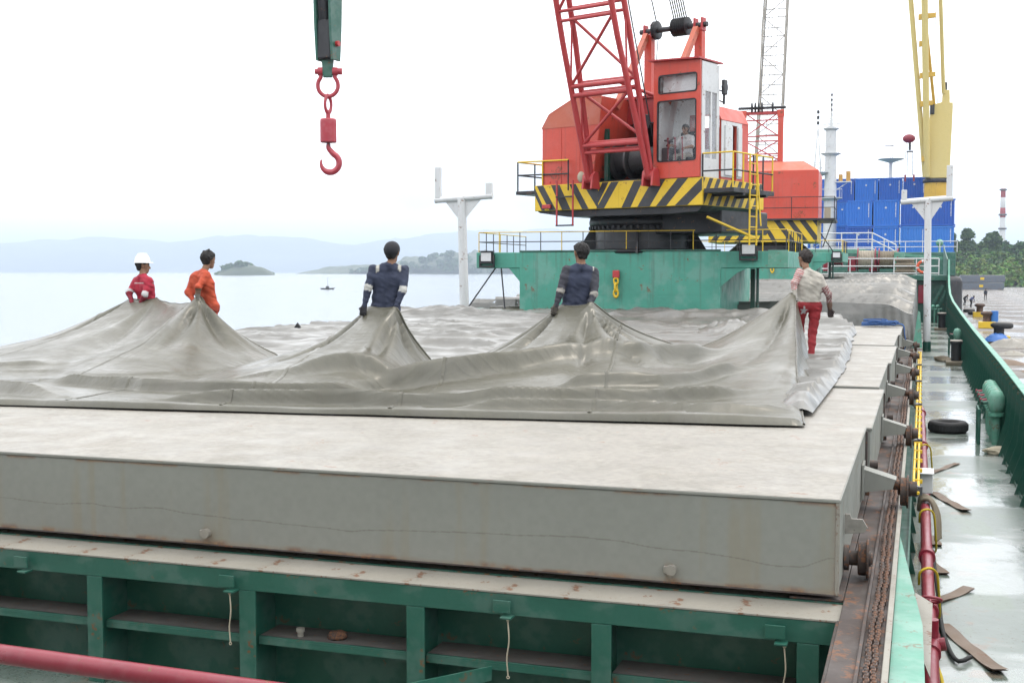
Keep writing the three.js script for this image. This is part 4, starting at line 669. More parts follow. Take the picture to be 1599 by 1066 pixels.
  for (let i = 0; i < 7; i++) part('luffing_rope', [rod([.98 + i * .068, gy + .22, gz + .05], [bx - .35 + i * .11, tip.y, tip.z], .02, 5)], M.wire, ga);
  part('luffing_rope', [rod([gl + .24, gy + .24, gz], [bx - .6, tip.y, tip.z - .2], .02, 5)], M.wire, ga);
  part('luffing_rope', [rod([gl + .30, gy - .2, gz], [gl + .28, 7.9, gz + .2], .014, 5)], M.wire, ga);
  part('hoist_rope', [rod([.45, 6.5, .95], [bx - .35, tip.y, tip.z - .3], .02, 5)], M.wire, bm);
  part('hoist_rope', [rod([1.0, 6.5, .95], [bx + .2, tip.y, tip.z - .3], .02, 5)], M.wire, bm);
  // platforms and ladders
  part('platform', [box(-3.1, LB + .3, 5.26, 5.36, -.6, 2.05, .01)], M.black, c);
  railing(c, 'railing', [[-3.06, 5.36, -.5], [-3.06, 5.36, 2.0], [-1.05, 5.30, 2.26]], .86, [1, .55], M.yellow, M.black, 1.0, .024);
  part('platform', [box(RB + .035, 4.12, 5.06, 5.18, -.2, 2.15, .01), box(RB - .3, 4.12, 5.0, 5.06, .2, .3), box(RB - .3, 4.12, 5.0, 5.06, 1.5, 1.6)], M.black, c);
  railing(c, 'railing', [[RB - .02, 5.18, 2.12], [4.08, 5.18, 2.12], [4.08, 5.18, -.15]], .92, [1, .5], M.yellow, M.black, .62, .022);
  { const l = part('ladder', [rod([4.12, 3.7, 1.25], [4.12, 6.1, 1.25], .025, 7), rod([4.12, 3.7, .85], [4.12, 6.1, .85], .025, 7), rod([4.45, 4.2, 1.25], [4.3, 6.1, 1.25], .02, 7)], M.yellow, c); for (let y = 3.9; y < 6; y += .28) part('rung', [rod([4.12, y, .85], [4.12, y, 1.25], .016, 6)], M.yellow, l); part('handrail', [bar([4.1, 3.9, .9], [3.2, 4.45, 1.9], .06, .05)], M.yellow, l); }
  { const l = part('ladder', [rod([-1.42, 4.3, 2.3], [-1.42, 5.58, 2.3], .028, 7), rod([-.86, 4.3, 2.3], [-.86, 5.58, 2.3], .028, 7)], M.craneDeep, c, 'small dark red ladder on the striped front'); for (const y of [4.31, 5.12]) part('rung', [box(-1.42, -.86, y - .02, y + .02, 2.25, 2.36)], M.black, l); }
  part('tail_lamp', [box(-2.0, -1.7, YB + .06, YB + .18, ZF + .006, ZF + .08, .02)], M.craneDeep, c);
  part('rag', [new THREE.IcosahedronGeometry(.12, 2).scale(1, 1.3, .6).translate(-.62, 5.66, 2.24)], M.tan, c);
}
{ // hook block hanging from the boom tip of the near crane
  const wx = -7.8 + .775 * Math.cos(R(19.5)) - 13.24 * Math.sin(R(19.5)), wz = -35.2 + .775 * Math.sin(R(19.5)) + 13.24 * Math.cos(R(19.5));
  const h = thing('hook_block', 'red swivel hook and shackle under a green sheave block hanging from above', 'crane hook', null, [wx, 4.97, wz], R(18.57));
  const hp = []; for (let i = 0; i <= 18; i++) { const a = R(62) - i / 18 * R(262); hp.push([.03 + Math.cos(a) * .185, .24 + Math.sin(a) * .19, 0]); }
  const hookPts = [[.0, .62, 0], [.0, .55, 0], [.03, .50, 0], ...hp];
  { const c = new THREE.CatmullRomCurve3(hookPts.map(p => V(...p))), n = 60, g = new THREE.TubeGeometry(c, n, .062, 12); const a = g.attributes.position; for (let i = 0; i <= n; i++) { const t = i / n, k = t > .72 ? mix(1, .28, (t - .72) / .28) : (t < .2 ? mix(.72, 1, t / .2) : 1), o = c.getPointAt(t); for (let j = 0; j <= 12; j++) { const q = i * 13 + j; a.setXYZ(q, o.x + (a.getX(q) - o.x) * k, o.y + (a.getY(q) - o.y) * k, a.getZ(q) * k); } } g.computeVertexNormals(); part('hook', g, M.hookRed, h); }
  part('latch', [box(-.035, .035, .56, .66, -.04, .04, .01)], M.steel, h);
  part('swivel_body', [lathe([[0, .64], [.155, .65], [.165, .67], [.165, 1.10], [.15, 1.13], [.05, 1.14], [0, 1.14]], 26)], M.hookRed, h);
  part('swivel_eye', [rod([0, 1.12, 0], [0, 1.24, 0], .045, 12), xf(new THREE.TorusGeometry(.10, .033, 10, 24).scale(.85, 1.65, 1), { ry: .9, p: [0, 1.42, 0] })], M.hookRed, h);
  { const sp = []; for (let i = 0; i <= 24; i++) { const a = -Math.PI / 2 - 2.35 + i / 24 * 4.7; sp.push([Math.cos(a) * .205, 1.80 + Math.sin(a) * .22, 0]); } sp.unshift([-.15, 2.08, 0]); sp.push([.15, 2.08, 0]); part('bow_shackle', [tube(sp, .042, 10, 50), rod([-.26, 2.08, 0], [.26, 2.08, 0], .055, 14), rod([-.2, 2.08, 0], [-.1, 2.08, 0], .085, 14), rod([.1, 2.08, 0], [.2, 2.08, 0], .085, 14), rod([.2, 2.08, 0], [.29, 2.08, 0], .07, 6)], M.hookRed, h); }
  const cheek = poly([[-.14, 2.3], [.14, 2.3], [.2, 3.0], [.24, 4.1], [.2, 5.2], [-.2, 5.2], [-.24, 4.1], [-.2, 3.0]], .04, .008);
  part('lug', [poly([[-.08, 1.97], [.08, 1.97], [.11, 2.3], [-.11, 2.3]], .09, .01).translate(0, 0, -.045), rod([0, 2.08, -.06], [0, 2.08, .06], .11, 16)], M.greenMid, h);
  part('cheek_plate', cheek.clone().rotateY(1.15).translate(.15, 0, .05), M.greenMid, h, 'worn green cheek plate with bolt heads');
  part('cheek_plate', cheek.clone().rotateY(1.15).translate(-.17, 0, -.08), M.greenMid, h);
  for (const y of [2.62, 4.0]) part('bolt', [rod([.17, y, .07], [.25, y, .11], .06, 6)], M.craneDeep, h);
  part('sheave', [xf(lathe([[.05, -.09], [.22, -.09], [.18, 0], [.22, .09], [.05, .09]], 26).rotateX(Math.PI / 2).scale(1, 4.4, 1), { ry: 1.15, p: [0, 3.7, 0] })], M.black, h);
  part('spacer', [xf(box(-.15, .15, 2.32, 3.1, -.16, .16, .03), { ry: 1.15 - Math.PI / 2 })], M.black, h);
  part('fall_rope', [rod([-.1, 4.5, 0], [-.1, 33.7, 0], .014, 5)], M.wire, h); part('fall_rope', [rod([.1, 4.5, 0], [.1, 33.7, 0], .014, 5)], M.wire, h);
}
// ---- second crane, facing away
const ped2 = pedestal(-61, -10.6, -5.0, 3.93, -11.9, -3.6, 5.5, 'green crane pedestal farther forward, behind the worker in red trousers');
{ const s = thing('lashing_shackle', 'small yellow lashing hook hung on the farther green pedestal', 'shackle', 'hooks hung on the pedestals', [-6.95, 3.25, -60.95]); part('hook', [new THREE.TorusGeometry(.09, .04, 8, 16).scale(.8, 1.3, 1).translate(0, .1, .06), new THREE.TorusGeometry(.09, .04, 8, 16).scale(.8, 1.4, 1).translate(0, -.16, .07)], M.yellow, s); }
floodlight('floodlight on the farther pedestal, right end of its wing', -3.9, 3.8, -60.9, .1);
{
  const c = thing('deck_crane', 'red orange deck crane seen from behind, farther of the two', 'crane', craneGroup, [-7.4, 0, -63.6], R(2));
  const l = -2.9, r = 2.45, y0 = 4.46, y1 = 5.62, f = 1.9;
  part('turret', [lathe([[1.5, 3.9], [1.5, 4.5]], 30), lathe([[2.2, 3.93], [1.6, 4.46]], 30)], M.black, c);
  part('base_frame', [box(l, r, y0, y1, -2.4, f, .02)], M.yellow, c, 'yellow base with charcoal chevron stripes');
  stripes(l + .01, r - .01, y0 + .01, y1 - .01, [...[0, 1, 2, 3].map(i => [-.75 - i * .62, -.45 - i * .62, -.85, null, -.02]), ...[0, 1, 2, 3, 4].map(i => [.02 + .25 + i * .62, .32 + .25 + i * .62, .85, .02, null])], c, g => g.translate(0, 0, f - .001));
  part('stripe_chevron', [poly([[-.45, y0 + .01], [-.08, y1 - .2], [.28, y1 - .75], [.5, y0 + .01], [.28, y0 + .01], [-.08, y0 + .62], [-.28, y0 + .01]], .0045).translate(0, 0, f - .001)], M.charcoal, c);
  part('house', [poly([[l + .1, y1], [r, y1], [r, 7.95], [r - .02, 8.0], [l + .1, 8.0]], 4.0, .02).translate(0, 0, -2.3)], M.crane, c);
  { const g = new THREE.BufferGeometry(), a = [[l + .1, 8.0, f - .2], [r, 8.0, f - .2], [r - .75, 8.52, f - 1.0], [l + .1, 8.52, f - 1.0], [r, 8.0, -2.3], [r - .75, 8.52, -1.6], [l + .1, 8.0, -2.3], [l + .1, 8.52, -1.6]], q = [[0, 1, 2, 3], [1, 4, 5, 2], [4, 6, 7, 5], [3, 2, 5, 7], [6, 0, 3, 7]], p = []; for (const [i, j, k, m] of q) p.push(...a[i], ...a[j], ...a[k], ...a[i], ...a[k], ...a[m]); g.setAttribute('position', new THREE.Float32BufferAttribute(p, 3)); g.computeVertexNormals(); g.setAttribute('uv', new THREE.Float32BufferAttribute(new Float32Array(p.length / 3 * 2), 2)); part('roof', g, M.craneFade, c, 'paler hipped roof'); }
  const gx = [-1.35, .52], gy = 11.15;
  for (const x of gx) part('gantry_post', [bar([x, 8.4, .6], [x, gy, .6], .26, .2), box(x - .17, x + .17, gy - .35, gy, .48, .72, .02)], M.crane, c);
  part('gantry_beam', [box(gx[0], gx[1], gy - .22, gy - .06, .54, .66), box(gx[0] + .2, gx[1], 8.48, 8.6, .5, .8)], M.craneDeep, c);
  for (const y of [8.95, 9.6, 9.85, 10.65]) part('gantry_bar', [rod([gx[0] + .1, y, .6], [gx[1] - .1, y, .6], .035, 7)], M.craneDeep, c);
  for (const [a, b] of [[8.65, 9.6], [9.6, 8.65], [9.85, 11.0], [11.0, 9.85]]) part('gantry_brace', [rod([gx[0] + .12, a, .6], [gx[1] - .12, b, .6], .032, 7)], M.craneDeep, c);
  part('gantry_shaft', [rod([gx[0] - .25, gy + .12, .6], [gx[1] + .25, gy + .12, .6], .07, 12)], M.charcoal, c);
  for (let i = 0; i < 5; i++) part('sheave', [lathe([[.06, -.035], [.25, -.035], [.25, .035], [.06, .035]], 20).rotateZ(Math.PI / 2).translate(i < 4 ? -.92 + i * .17 : .12, gy + .14, .6)], M.black, c);
  const b = new THREE.Group(); b.name = 'boom'; c.add(b);
  const ft = V(-.4, 5.8, -1.9), dr = V(0, Math.sin(R(66)), -Math.cos(R(66))), nm = V(0, Math.cos(R(66)), Math.sin(R(66)));
  const at = (s, sx, sn) => ft.clone().addScaledVector(dr, s).add(V(sx * (s < 7 ? mix(.7, .62, s / 7) : .62), 0, 0)).addScaledVector(nm, sn * Math.min(.5, .1 + s * .09));
  for (const sx of [-1, 1]) for (const sn of [-1, 1]) { part('chord', [rod(at(0, sx, sn), at(6, sx, sn), .055, 7), rod(at(6, sx, sn), at(17, sx, sn), .05, 7)], M.coverTop, b, 'pale weathered lower boom section'); part('chord', [rod(at(17.05, sx, sn), at(34, sx, sn), .06, 7)], M.red, b); }
  for (let s = 1, i = 0; s < 33; s += 1.25, i++) { const m = s < 17 ? M.coverTop : M.craneDeep; for (const sn of [-1, 1]) part('cross_bar', [rod(at(s, -1, sn), at(s, 1, sn), .026, 6)], m, b); const k = i % 2 ? 1 : -1; part('brace', [rod(at(s, -k, 1), at(s + 1.25, k, 1), .026, 6)], m, b); for (const sx of [-1, 1]) part('brace', [rod(at(s, sx, -k), at(s + 1.25, sx, k), .024, 6)], m, b); }
  const tp = ft.clone().addScaledVector(dr, 33.5);
  for (let i = 0; i < 5; i++) part('luffing_rope', [rod([i < 4 ? -.92 + i * .17 : .12, gy + .3, .55], [-.9 + i * .22, tp.y, tp.z], .013, 5)], M.wire, b);
  part('hoist_rope', [rod([-.3, 8.3, .2], [-.45, tp.y, tp.z + .5], .013, 5)], M.wire, b);
  part('platform', [box(r, r + .85, y1 - .12, y1, -1.6, f + .1, .01), box(l, r, y1 - .1, y1 + .005, f - .02, f + .22, .01), bar([r + .7, y1 - .1, 1.6], [r + .25, 4.2, 1.5], .05, .05), bar([r + .15, y1 - .75, 1.6], [r + .75, 4.0, 1.5], .05, .05)], M.black, c);
  railing(c, 'railing', [[l, y1, f + .2], [r + .8, y1, f + .1], [r + .8, y1, -1.5]], 1.05, [1, .5], M.black, M.black, 2.4, .02);
  part('locker', [box(r + .3, r + .6, y1, y1 + .55, .9, 1.3, .03)], M.tan, c);
}

// ================================================================ boom rests, bulwark, walkway things
function boomRest(label, x, z, yc, r, wl, wr, upL, upR, lean) {
  const t = thing('boom_rest', label, 'boom rest', 'white boom rests', [x, 0, z]); 
  const tx = lean;
  part('pole', [rod([0, .35, 0], [tx, yc, 0], r, 22, r * .93)], M.white, t);
  part('collar', [rod([0, 0, 0], [0, .36, 0], r * 1.12, 22)], M.greenDark, t, 'dark green painted foot');
  part('cross_beam', [rod([tx - wl, yc - .03, 0], [tx + wr, yc + .09, 0], .11, 14)], M.white, t);
  part('gusset', [poly([[tx - wl * .62, yc - .08], [tx + wr * .62, yc - .04], [tx + .1, yc - .75], [tx - .1, yc - .75]], .02).translate(0, 0, -.01)], M.white, t);
  part('upright', [box(tx - wl + .02, tx - wl + .22, yc + .05, yc + upL, -.09, .09, .012)], M.white, t);
  part('upright', [box(tx + wr - .24, tx + wr - .02, yc + .12, yc + upR, -.09, .09, .012)], M.white, t);
}
boomRest('white boom rest post standing out against the sea, left of the pedestal', -15.55, -41, 5.6, .17, 1.02, 1.18, 1.15, .55, -.13);
boomRest('white boom rest post on the right walkway, green at its foot', .25, -48.6, 5.66, .135, .98, .88, .42, 1.3, -.05);
{ // bulwark with stays and capping
  const t = thing('bulwark', 'dark green bulwark with pale capping rail along the right walkway', 'bulwark');
  const top = [[5, 1.12], [-19, 1.14], [-26, 1.2], [-39, 1.24], [-52, 1.34], [-65, 1.5], [-72, 1.75], [-75, 2.2], [-76.3, 2.8], [-76.8, 3.72]];
  const plate = [[5, 0], ...top, [-77.2, 3.72], [-77.2, 0]];
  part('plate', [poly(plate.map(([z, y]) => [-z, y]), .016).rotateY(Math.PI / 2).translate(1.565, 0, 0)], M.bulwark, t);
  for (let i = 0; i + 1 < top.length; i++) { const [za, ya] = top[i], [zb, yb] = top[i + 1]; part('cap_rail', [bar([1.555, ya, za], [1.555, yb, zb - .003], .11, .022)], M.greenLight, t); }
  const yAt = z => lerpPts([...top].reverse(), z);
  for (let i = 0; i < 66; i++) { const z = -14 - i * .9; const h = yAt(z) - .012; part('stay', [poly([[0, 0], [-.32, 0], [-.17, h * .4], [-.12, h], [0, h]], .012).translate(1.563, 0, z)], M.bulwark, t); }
  part('waterway_bar', [box(1.3, 1.312, 0, .05, -76, 4)], M.greenDark, t);
}
function deckBollard(x, z, label, s = 1) {
  const t = thing('deck_bollard', label, 'bollard', 'bollards on the walkway', [x, 0, z]);
  part('base', [box(-.3 * s, .3 * s, 0, .12, -.42 * s, .42 * s, .02)], M.ropeDark, t); part('post', [lathe([[.15 * s, .12], [.15 * s, .62 * s], [.19 * s, .64 * s], [.19 * s, .72 * s]], 22)], M.charcoal, t); part('cap', [lathe([[.19 * s, .72 * s], [.17 * s, .76 * s], [0, .77 * s]], 22)], M.coverTop, t, 'pale worn cap');
}
deckBollard(1.12, -41.8, 'black bollard with rope at its foot, nearer of two on the walkway', 1.05);
deckBollard(1.05, -66, 'black bollard near the forecastle, farther of two on the walkway', 1.2);
one('rope_heap', [0, 1, 2, 3].map(i => tube([[.55 - i * .03, .04 + i * .03, -43], [.8, .05 + i * .04, -42.6 - i * .1], [1.05, .06, -43.1 + i * .08], [.75, .07 + i * .02, -43.5], [.5, .04, -43.2]], .035, 6, 30)), M.ropeDark, 'heap of dark rope beside the nearer walkway bollard', 'rope');
function vents(z, n, label) {
  const t = thing('gooseneck_vents', label, 'vent pipes', 'green vent pipes at the bulwark', [1.28, 0, z]);
  for (let i = 0; i < n; i++) { const zz = -i * .42; part('vent', [rod([0, 0, zz], [0, .55, zz], .07, 14), rod([0, .5, zz], [0, .56, zz], .13, 16), lathe([[.0, .96], [.09, .93], [.135, .84], [.14, .7], [.12, .6], [.07, .55]], 18).translate(0, 0, zz)], M.greenLight, t); part('valve_wheel', [rod([-.22, .72, zz], [-.1, .74, zz], .03, 8), rod([-.24, .70, zz - .05], [-.24, .76, zz + .05], .02, 6)], i % 2 ? M.red : M.greenMid, t); }
  part('stand', [rod([-.28, 0, .1], [-.28, .62, .1], .028, 8), rod([-.28, 0, -.5], [-.28, .62, -.5], .028, 8), rod([-.28, .6, .12], [-.28, .6, -.6], .02, 6)], M.greenMid, t);
}
vents(-22.6, 6, 'row of green bulbous vent pipes on the near walkway by the bulwark');
vents(-46.5, 2, 'pair of green vent pipes farther along the bulwark');
{ // tyre lying flat
  const t = thing('truck_tyre', 'black tyre lying flat on the wet walkway', 'tyre', null, [.53, 0, -24.1], .3);
  part('carcass', [lathe([[.19, .03], [.23, .0], [.31, .0], [.345, .03], [.355, .07], [.355, .14], [.345, .18], [.31, .21], [.23, .21], [.19, .18], [.20, .15], [.30, .13], [.31, .105], [.30, .08], [.20, .06], [.19, .03]], 44)], M.rubber, t);
  for (let i = 0; i < 40; i++) part('tread_block', [xf(box(-.018, .018, .05, .16, .352, .362, .003), { ry: i / 40 * 6.2832 })], M.rubber, t);
}
function strap(x, z, w, l, ry, lift, label, mat = M.wood) { // cut pieces of thick belt and board on the deck
  const g = sheet(-w / 2, w / 2, -l / 2, l / 2, 3, 22, (a, b) => .014 + lift * .4 * Math.pow(Math.abs(b / l * 2), 2) * (b > 0 ? 1 : .5) + .006 * Math.sin(b * 11));
  const g2 = g.clone().translate(0, -.012, 0); const o = one('board_scrap', [xf(g, { ry, p: [x, 0, z] }), xf(g2, { ry, p: [x, 0, z] })], mat, label, 'scrap', 'scraps on the wet walkway', true); o.material.side = THREE.DoubleSide; return o;
}
strap(.33, -19.4, .10, 1.5, -.35, .05, 'thin board scrap pointing away just below the tyre');
strap(.40, -16.7, .13, 1.35, .3, .05, 'curved board scrap right of the yellow roped pipe');
strap(.19, -14.2, .12, .5, .1, .02, 'short square board scrap beside the red pipe');
strap(.20, -12.9, .12, .55, .25, .03, 'short curled board scrap touching the red pipe');
strap(.28, -11.75, .12, .85, -.5, .06, 'brown bent board scrap with yellow rope beside the pipe');
strap(.42, -10.2, .12, 1.25, .32, .07, 'long warped board scrap arching on the wet deck');
strap(.33, -8.75, .10, 1.0, -.06, .02, 'grey straight board scrap next to the valve');
strap(.36, -7.5, .12, 1.35, .14, .05, 'grey board scrap at the bottom edge of the walkway', M.coamTop);
one('hose', [tube([[.155, .25, -12.6], [.20, .06, -11.6], [.24, .03, -10.3], [.33, .03, -9.75], [.42, .03, -9.9]], .018, 8, 50)], M.rubber, 'black hose curving over the wet deck beside the red pipe', 'hose');
one('wire_line', [tube([[.19, .35, -7.3], [.25, .2, -7.5], [.27, .05, -7.2]], .012, 6, 20)], M.rubber, 'short black line hanging off the red pipe near the bottom', 'line');
for (const [z, l] of [[-17.9, 'yellow rope tied round the red pipe near the tyre'], [-13.0, 'yellow rope looped round the red pipe under the mop of rope'], [-10.4, 'yellow rope looped round the red pipe near the valve']]) one('yellow_rope', [tube([[.03, .44, z], [.04, .56, z + .05], [.10, .585, z + .02], [.16, .54, z - .05], [.185, .36, z - .12], [.20, .12, z - .3], [.19, .02, z - .55]], .011, 6, 44)], M.yellowRope, l, 'rope', 'yellow ropes on the red pipe');
one('yellow_rope', [tube([[.17, .05, -9.5], [.2, .02, -9.2], [.17, .03, -8.9], [.22, .02, -8.6], [.2, .04, -8.3], [.23, .02, -8.0]], .014, 6, 50)], M.yellowRope, 'crumpled yellow rope lying between pipe and grey boards', 'rope', 'yellow ropes on the red pipe');
one('rope_bundle', [0, 1, 2, 3, 4, 5].map(i => tube([[.02, .45, -13.6 - i * .03], [.05, .57 + i * .008, -13.55 - i * .02], [.13, .585, -13.5 - i * .03], [.185 + i * .006, .45, -13.45 - i * .04], [.20 + i * .008, .2, -13.3 - i * .03]], .02, 6, 24)), M.ropeDark, 'bundle of mossy old rope wrapped over the red pipe', 'rope');
{ const bag = (x, z, s, label, m, sd) => { const g = new THREE.IcosahedronGeometry(s, 4), a = g.attributes.position; for (let i = 0; i < a.count; i++) { const q = V(a.getX(i), a.getY(i), a.getZ(i)); const k = .65 + .7 * f3(q.x / s * 2 + sd, q.y / s * 2, q.z / s * 2, 4); a.setXYZ(i, q.x * k * 1.5, Math.max(-s * .3, q.y * k * .5), q.z * k); } g.computeVertexNormals(); return one('plastic_bag', g.translate(x, s * .3, z), m, label, 'bag', 'rubbish on the walkway'); };
  bag(.52, -7.95, .13, 'dirty white plastic bag on the deck at bottom right', M.coverTop, 3); bag(.80, -8.1, .09, 'red and dark rag at the right edge of the wet deck', paint([.16, .04, .05], { rust: 0, size: .2, vary: .7, seed: 88 }), 9); bag(1.28, -21.4, .16, 'pale sack against the bulwark foot beyond the board scraps', M.tan, 14); }

// ================================================================ accommodation house behind the viewpoint
{
  const t = thing('accommodation_house', 'cream accommodation house of the vessel behind the viewpoint', 'deckhouse', null, [0, 0, 4.2]);
  part('wall', [box(-15, .6, 0, 9.5, 0, 9, .05)], M.tan, t); part('bridge_deck', [box(-16.2, 1.5, 9.5, 9.7, -1.2, 9.5, .03)], M.greenMid, t); part('wheelhouse', [box(-13.5, -.8, 9.7, 12.4, .3, 7, .05)], M.white, t);
  for (let f = 0; f < 3; f++) for (let i = 0; i < 6; i++) { const x = -13.6 + i * 2.5, y = 1.6 + f * 2.8, w = part('window', [box(x, x + .7, y, y + .9, -.05, .01, .02)], M.white, t); part('pane', [box(x + .06, x + .64, y + .06, y + .84, -.06, -.052)], M.black, w); }
  part('door', [box(-.9, -.1, .2, 2.1, -.05, .01, .02)], M.greenMid, t);
}
// ================================================================ forecastle
{
  const z = -77, f = thing('forecastle', 'green forecastle front with white railing at the far end of the deck', 'forecastle', null, [0, 0, z]);
  part('bulkhead', [box(-16.3, 1.58, 0, 2.55, -.4, -.3)], M.greenDark, f);
  part('deck_edge', [box(-16.3, 1.58, 2.46, 2.78, -14, .1, .02)], M.greenMid, f);
  part('side_bulwark', [box(1.44, 1.6, 0, 3.75, -.28, .12, .02), poly([[0, 2.78], [14, 2.78], [14, 4.9], [9, 4.4], [0, 3.72]], .05).rotateY(Math.PI / 2).translate(1.46, 0, -.3)], M.greenMid, f);
  part('brace', [bar([.35, .3, .2], [1.25, 2.2, .2], .16, .06), bar([.75, .3, .5], [1.4, 1.9, .5], .14, .06), bar([.35, .3, .2], [.9, .5, .2], .1, .06)], M.greenMid, f);
  part('manifold', [...[0, 1, 2, 3].map(i => rod([.35 + i * .22, 0, 1.2], [.35 + i * .22, .8, 1.2], .05, 8)), rod([.3, .8, 1.2], [1.2, .8, 1.2], .05, 8), ...[0, 1, 2].map(i => new THREE.SphereGeometry(.12, 10, 8).translate(.45 + i * .25, .95, 1.2))], M.greenLight, f);
  part('red_door', [box(-.15, .3, 1.1, 2.2, -.3, -.2, .02)], M.red, f);
  railing(f, 'railing', [[-5.4, 2.78, 0], [1.0, 2.78, 0]], 1.0, [1, .55, .12], M.white, M.white, 1.25, .035);
  railing(f, 'railing', [[-7.4, 2.78, .02], [-5.4, 2.78, .02]], .8, [1, .5, .1], M.white, M.white, .9, .035);
  part('upper_beam', [bar([-3.6, 4.35, -6], [1.3, 3.85, -6], .3, .18, V(0, 0, 1)), box(-9.5, -3.5, 4.2, 4.45, -6.2, -5.8, .02)], M.greenLight, f);
  railing(f, 'railing', [[-9, 4.4, -7], [-3.1, 4.4, -7], [-1.6, 3.6, -7]], 1.15, [1, .62, .1], M.white, M.white, 1.0, .04);
  part('drum', [rod([-3.5, 3.5, -3.2], [-1.9, 3.5, -3.2], .25, 16)], M.red, f);
  part('locker', [box(-1.6, -1.0, 2.78, 4.2, -2.2, -1.7, .03)], M.greenLight, f);
  const lb = thing('lifebuoy', 'orange lifebuoy on the forecastle railing behind the white post', 'lifebuoy', null, [.12, 3.28, z + .08]);
  part('ring', [new THREE.TorusGeometry(.33, .085, 12, 30)], flat(.55, .08, .025, .5), lb); for (let i = 0; i < 4; i++) part('band', [xf(new THREE.TorusGeometry(.335, .09, 12, 6, .28), { rz: i * Math.PI / 2 })], M.white, lb);
}
function ropeDrum(x, label, m, w, r) {
  const t = thing('mooring_winch', label, 'winch', 'mooring winches on the forecastle', [x, 2.78, -79.4]);
  part('flange', [rod([-w / 2 - .06, .95, 0], [-w / 2, .95, 0], r + .18, 26)], M.red, t); part('flange', [rod([w / 2, .95, 0], [w / 2 + .06, .95, 0], r + .18, 26)], M.red, t);
  const o = part('rope_layer', [rod([-w / 2, .95, 0], [w / 2, .95, 0], r - .04, 22)], m, t); const n = Math.round(w / .1); for (let i = 0; i < n; i++) part('rope_turn', [xf(new THREE.TorusGeometry(r - .03, .055, 6, 26), { ry: Math.PI / 2, p: [-w / 2 + (i + .5) * w / n, .95, 0] })], m, o);
  part('gearbox', [box(-w / 2 - .62, -w / 2 - .12, .2, 1.15, -.35, .35, .06)], M.red, t); part('frame', [box(-w / 2 - .6, w / 2 + .3, 0, .25, -.5, .5, .03)], M.greenMid, t);
}
ropeDrum(-3.25, 'mooring winch wound with clean white rope', M.rope, 1.0, .58); ropeDrum(-1.95, 'mooring winch wound with brown rope, right of the white one', M.ropeDark, 1.05, .55);
ropeDrum(-5.0, 'small red mooring winch left of the white rope drum', M.red, .5, .3);
{ const c = thing('rope_coil', 'brown coil of mooring rope behind the forecastle railing', 'rope coil', null, [-.95, 2.78, -77.9]); for (let i = 0; i < 7; i++) part('turn', [xf(new THREE.TorusGeometry(.42 + .05 * Math.sin(i * 2.1), .085, 8, 26).scale(1.15, 1, 1), { rx: Math.PI / 2, p: [.03 * Math.sin(i * 3), .1 + i * .135, 0] })], M.ropeDark, c); }

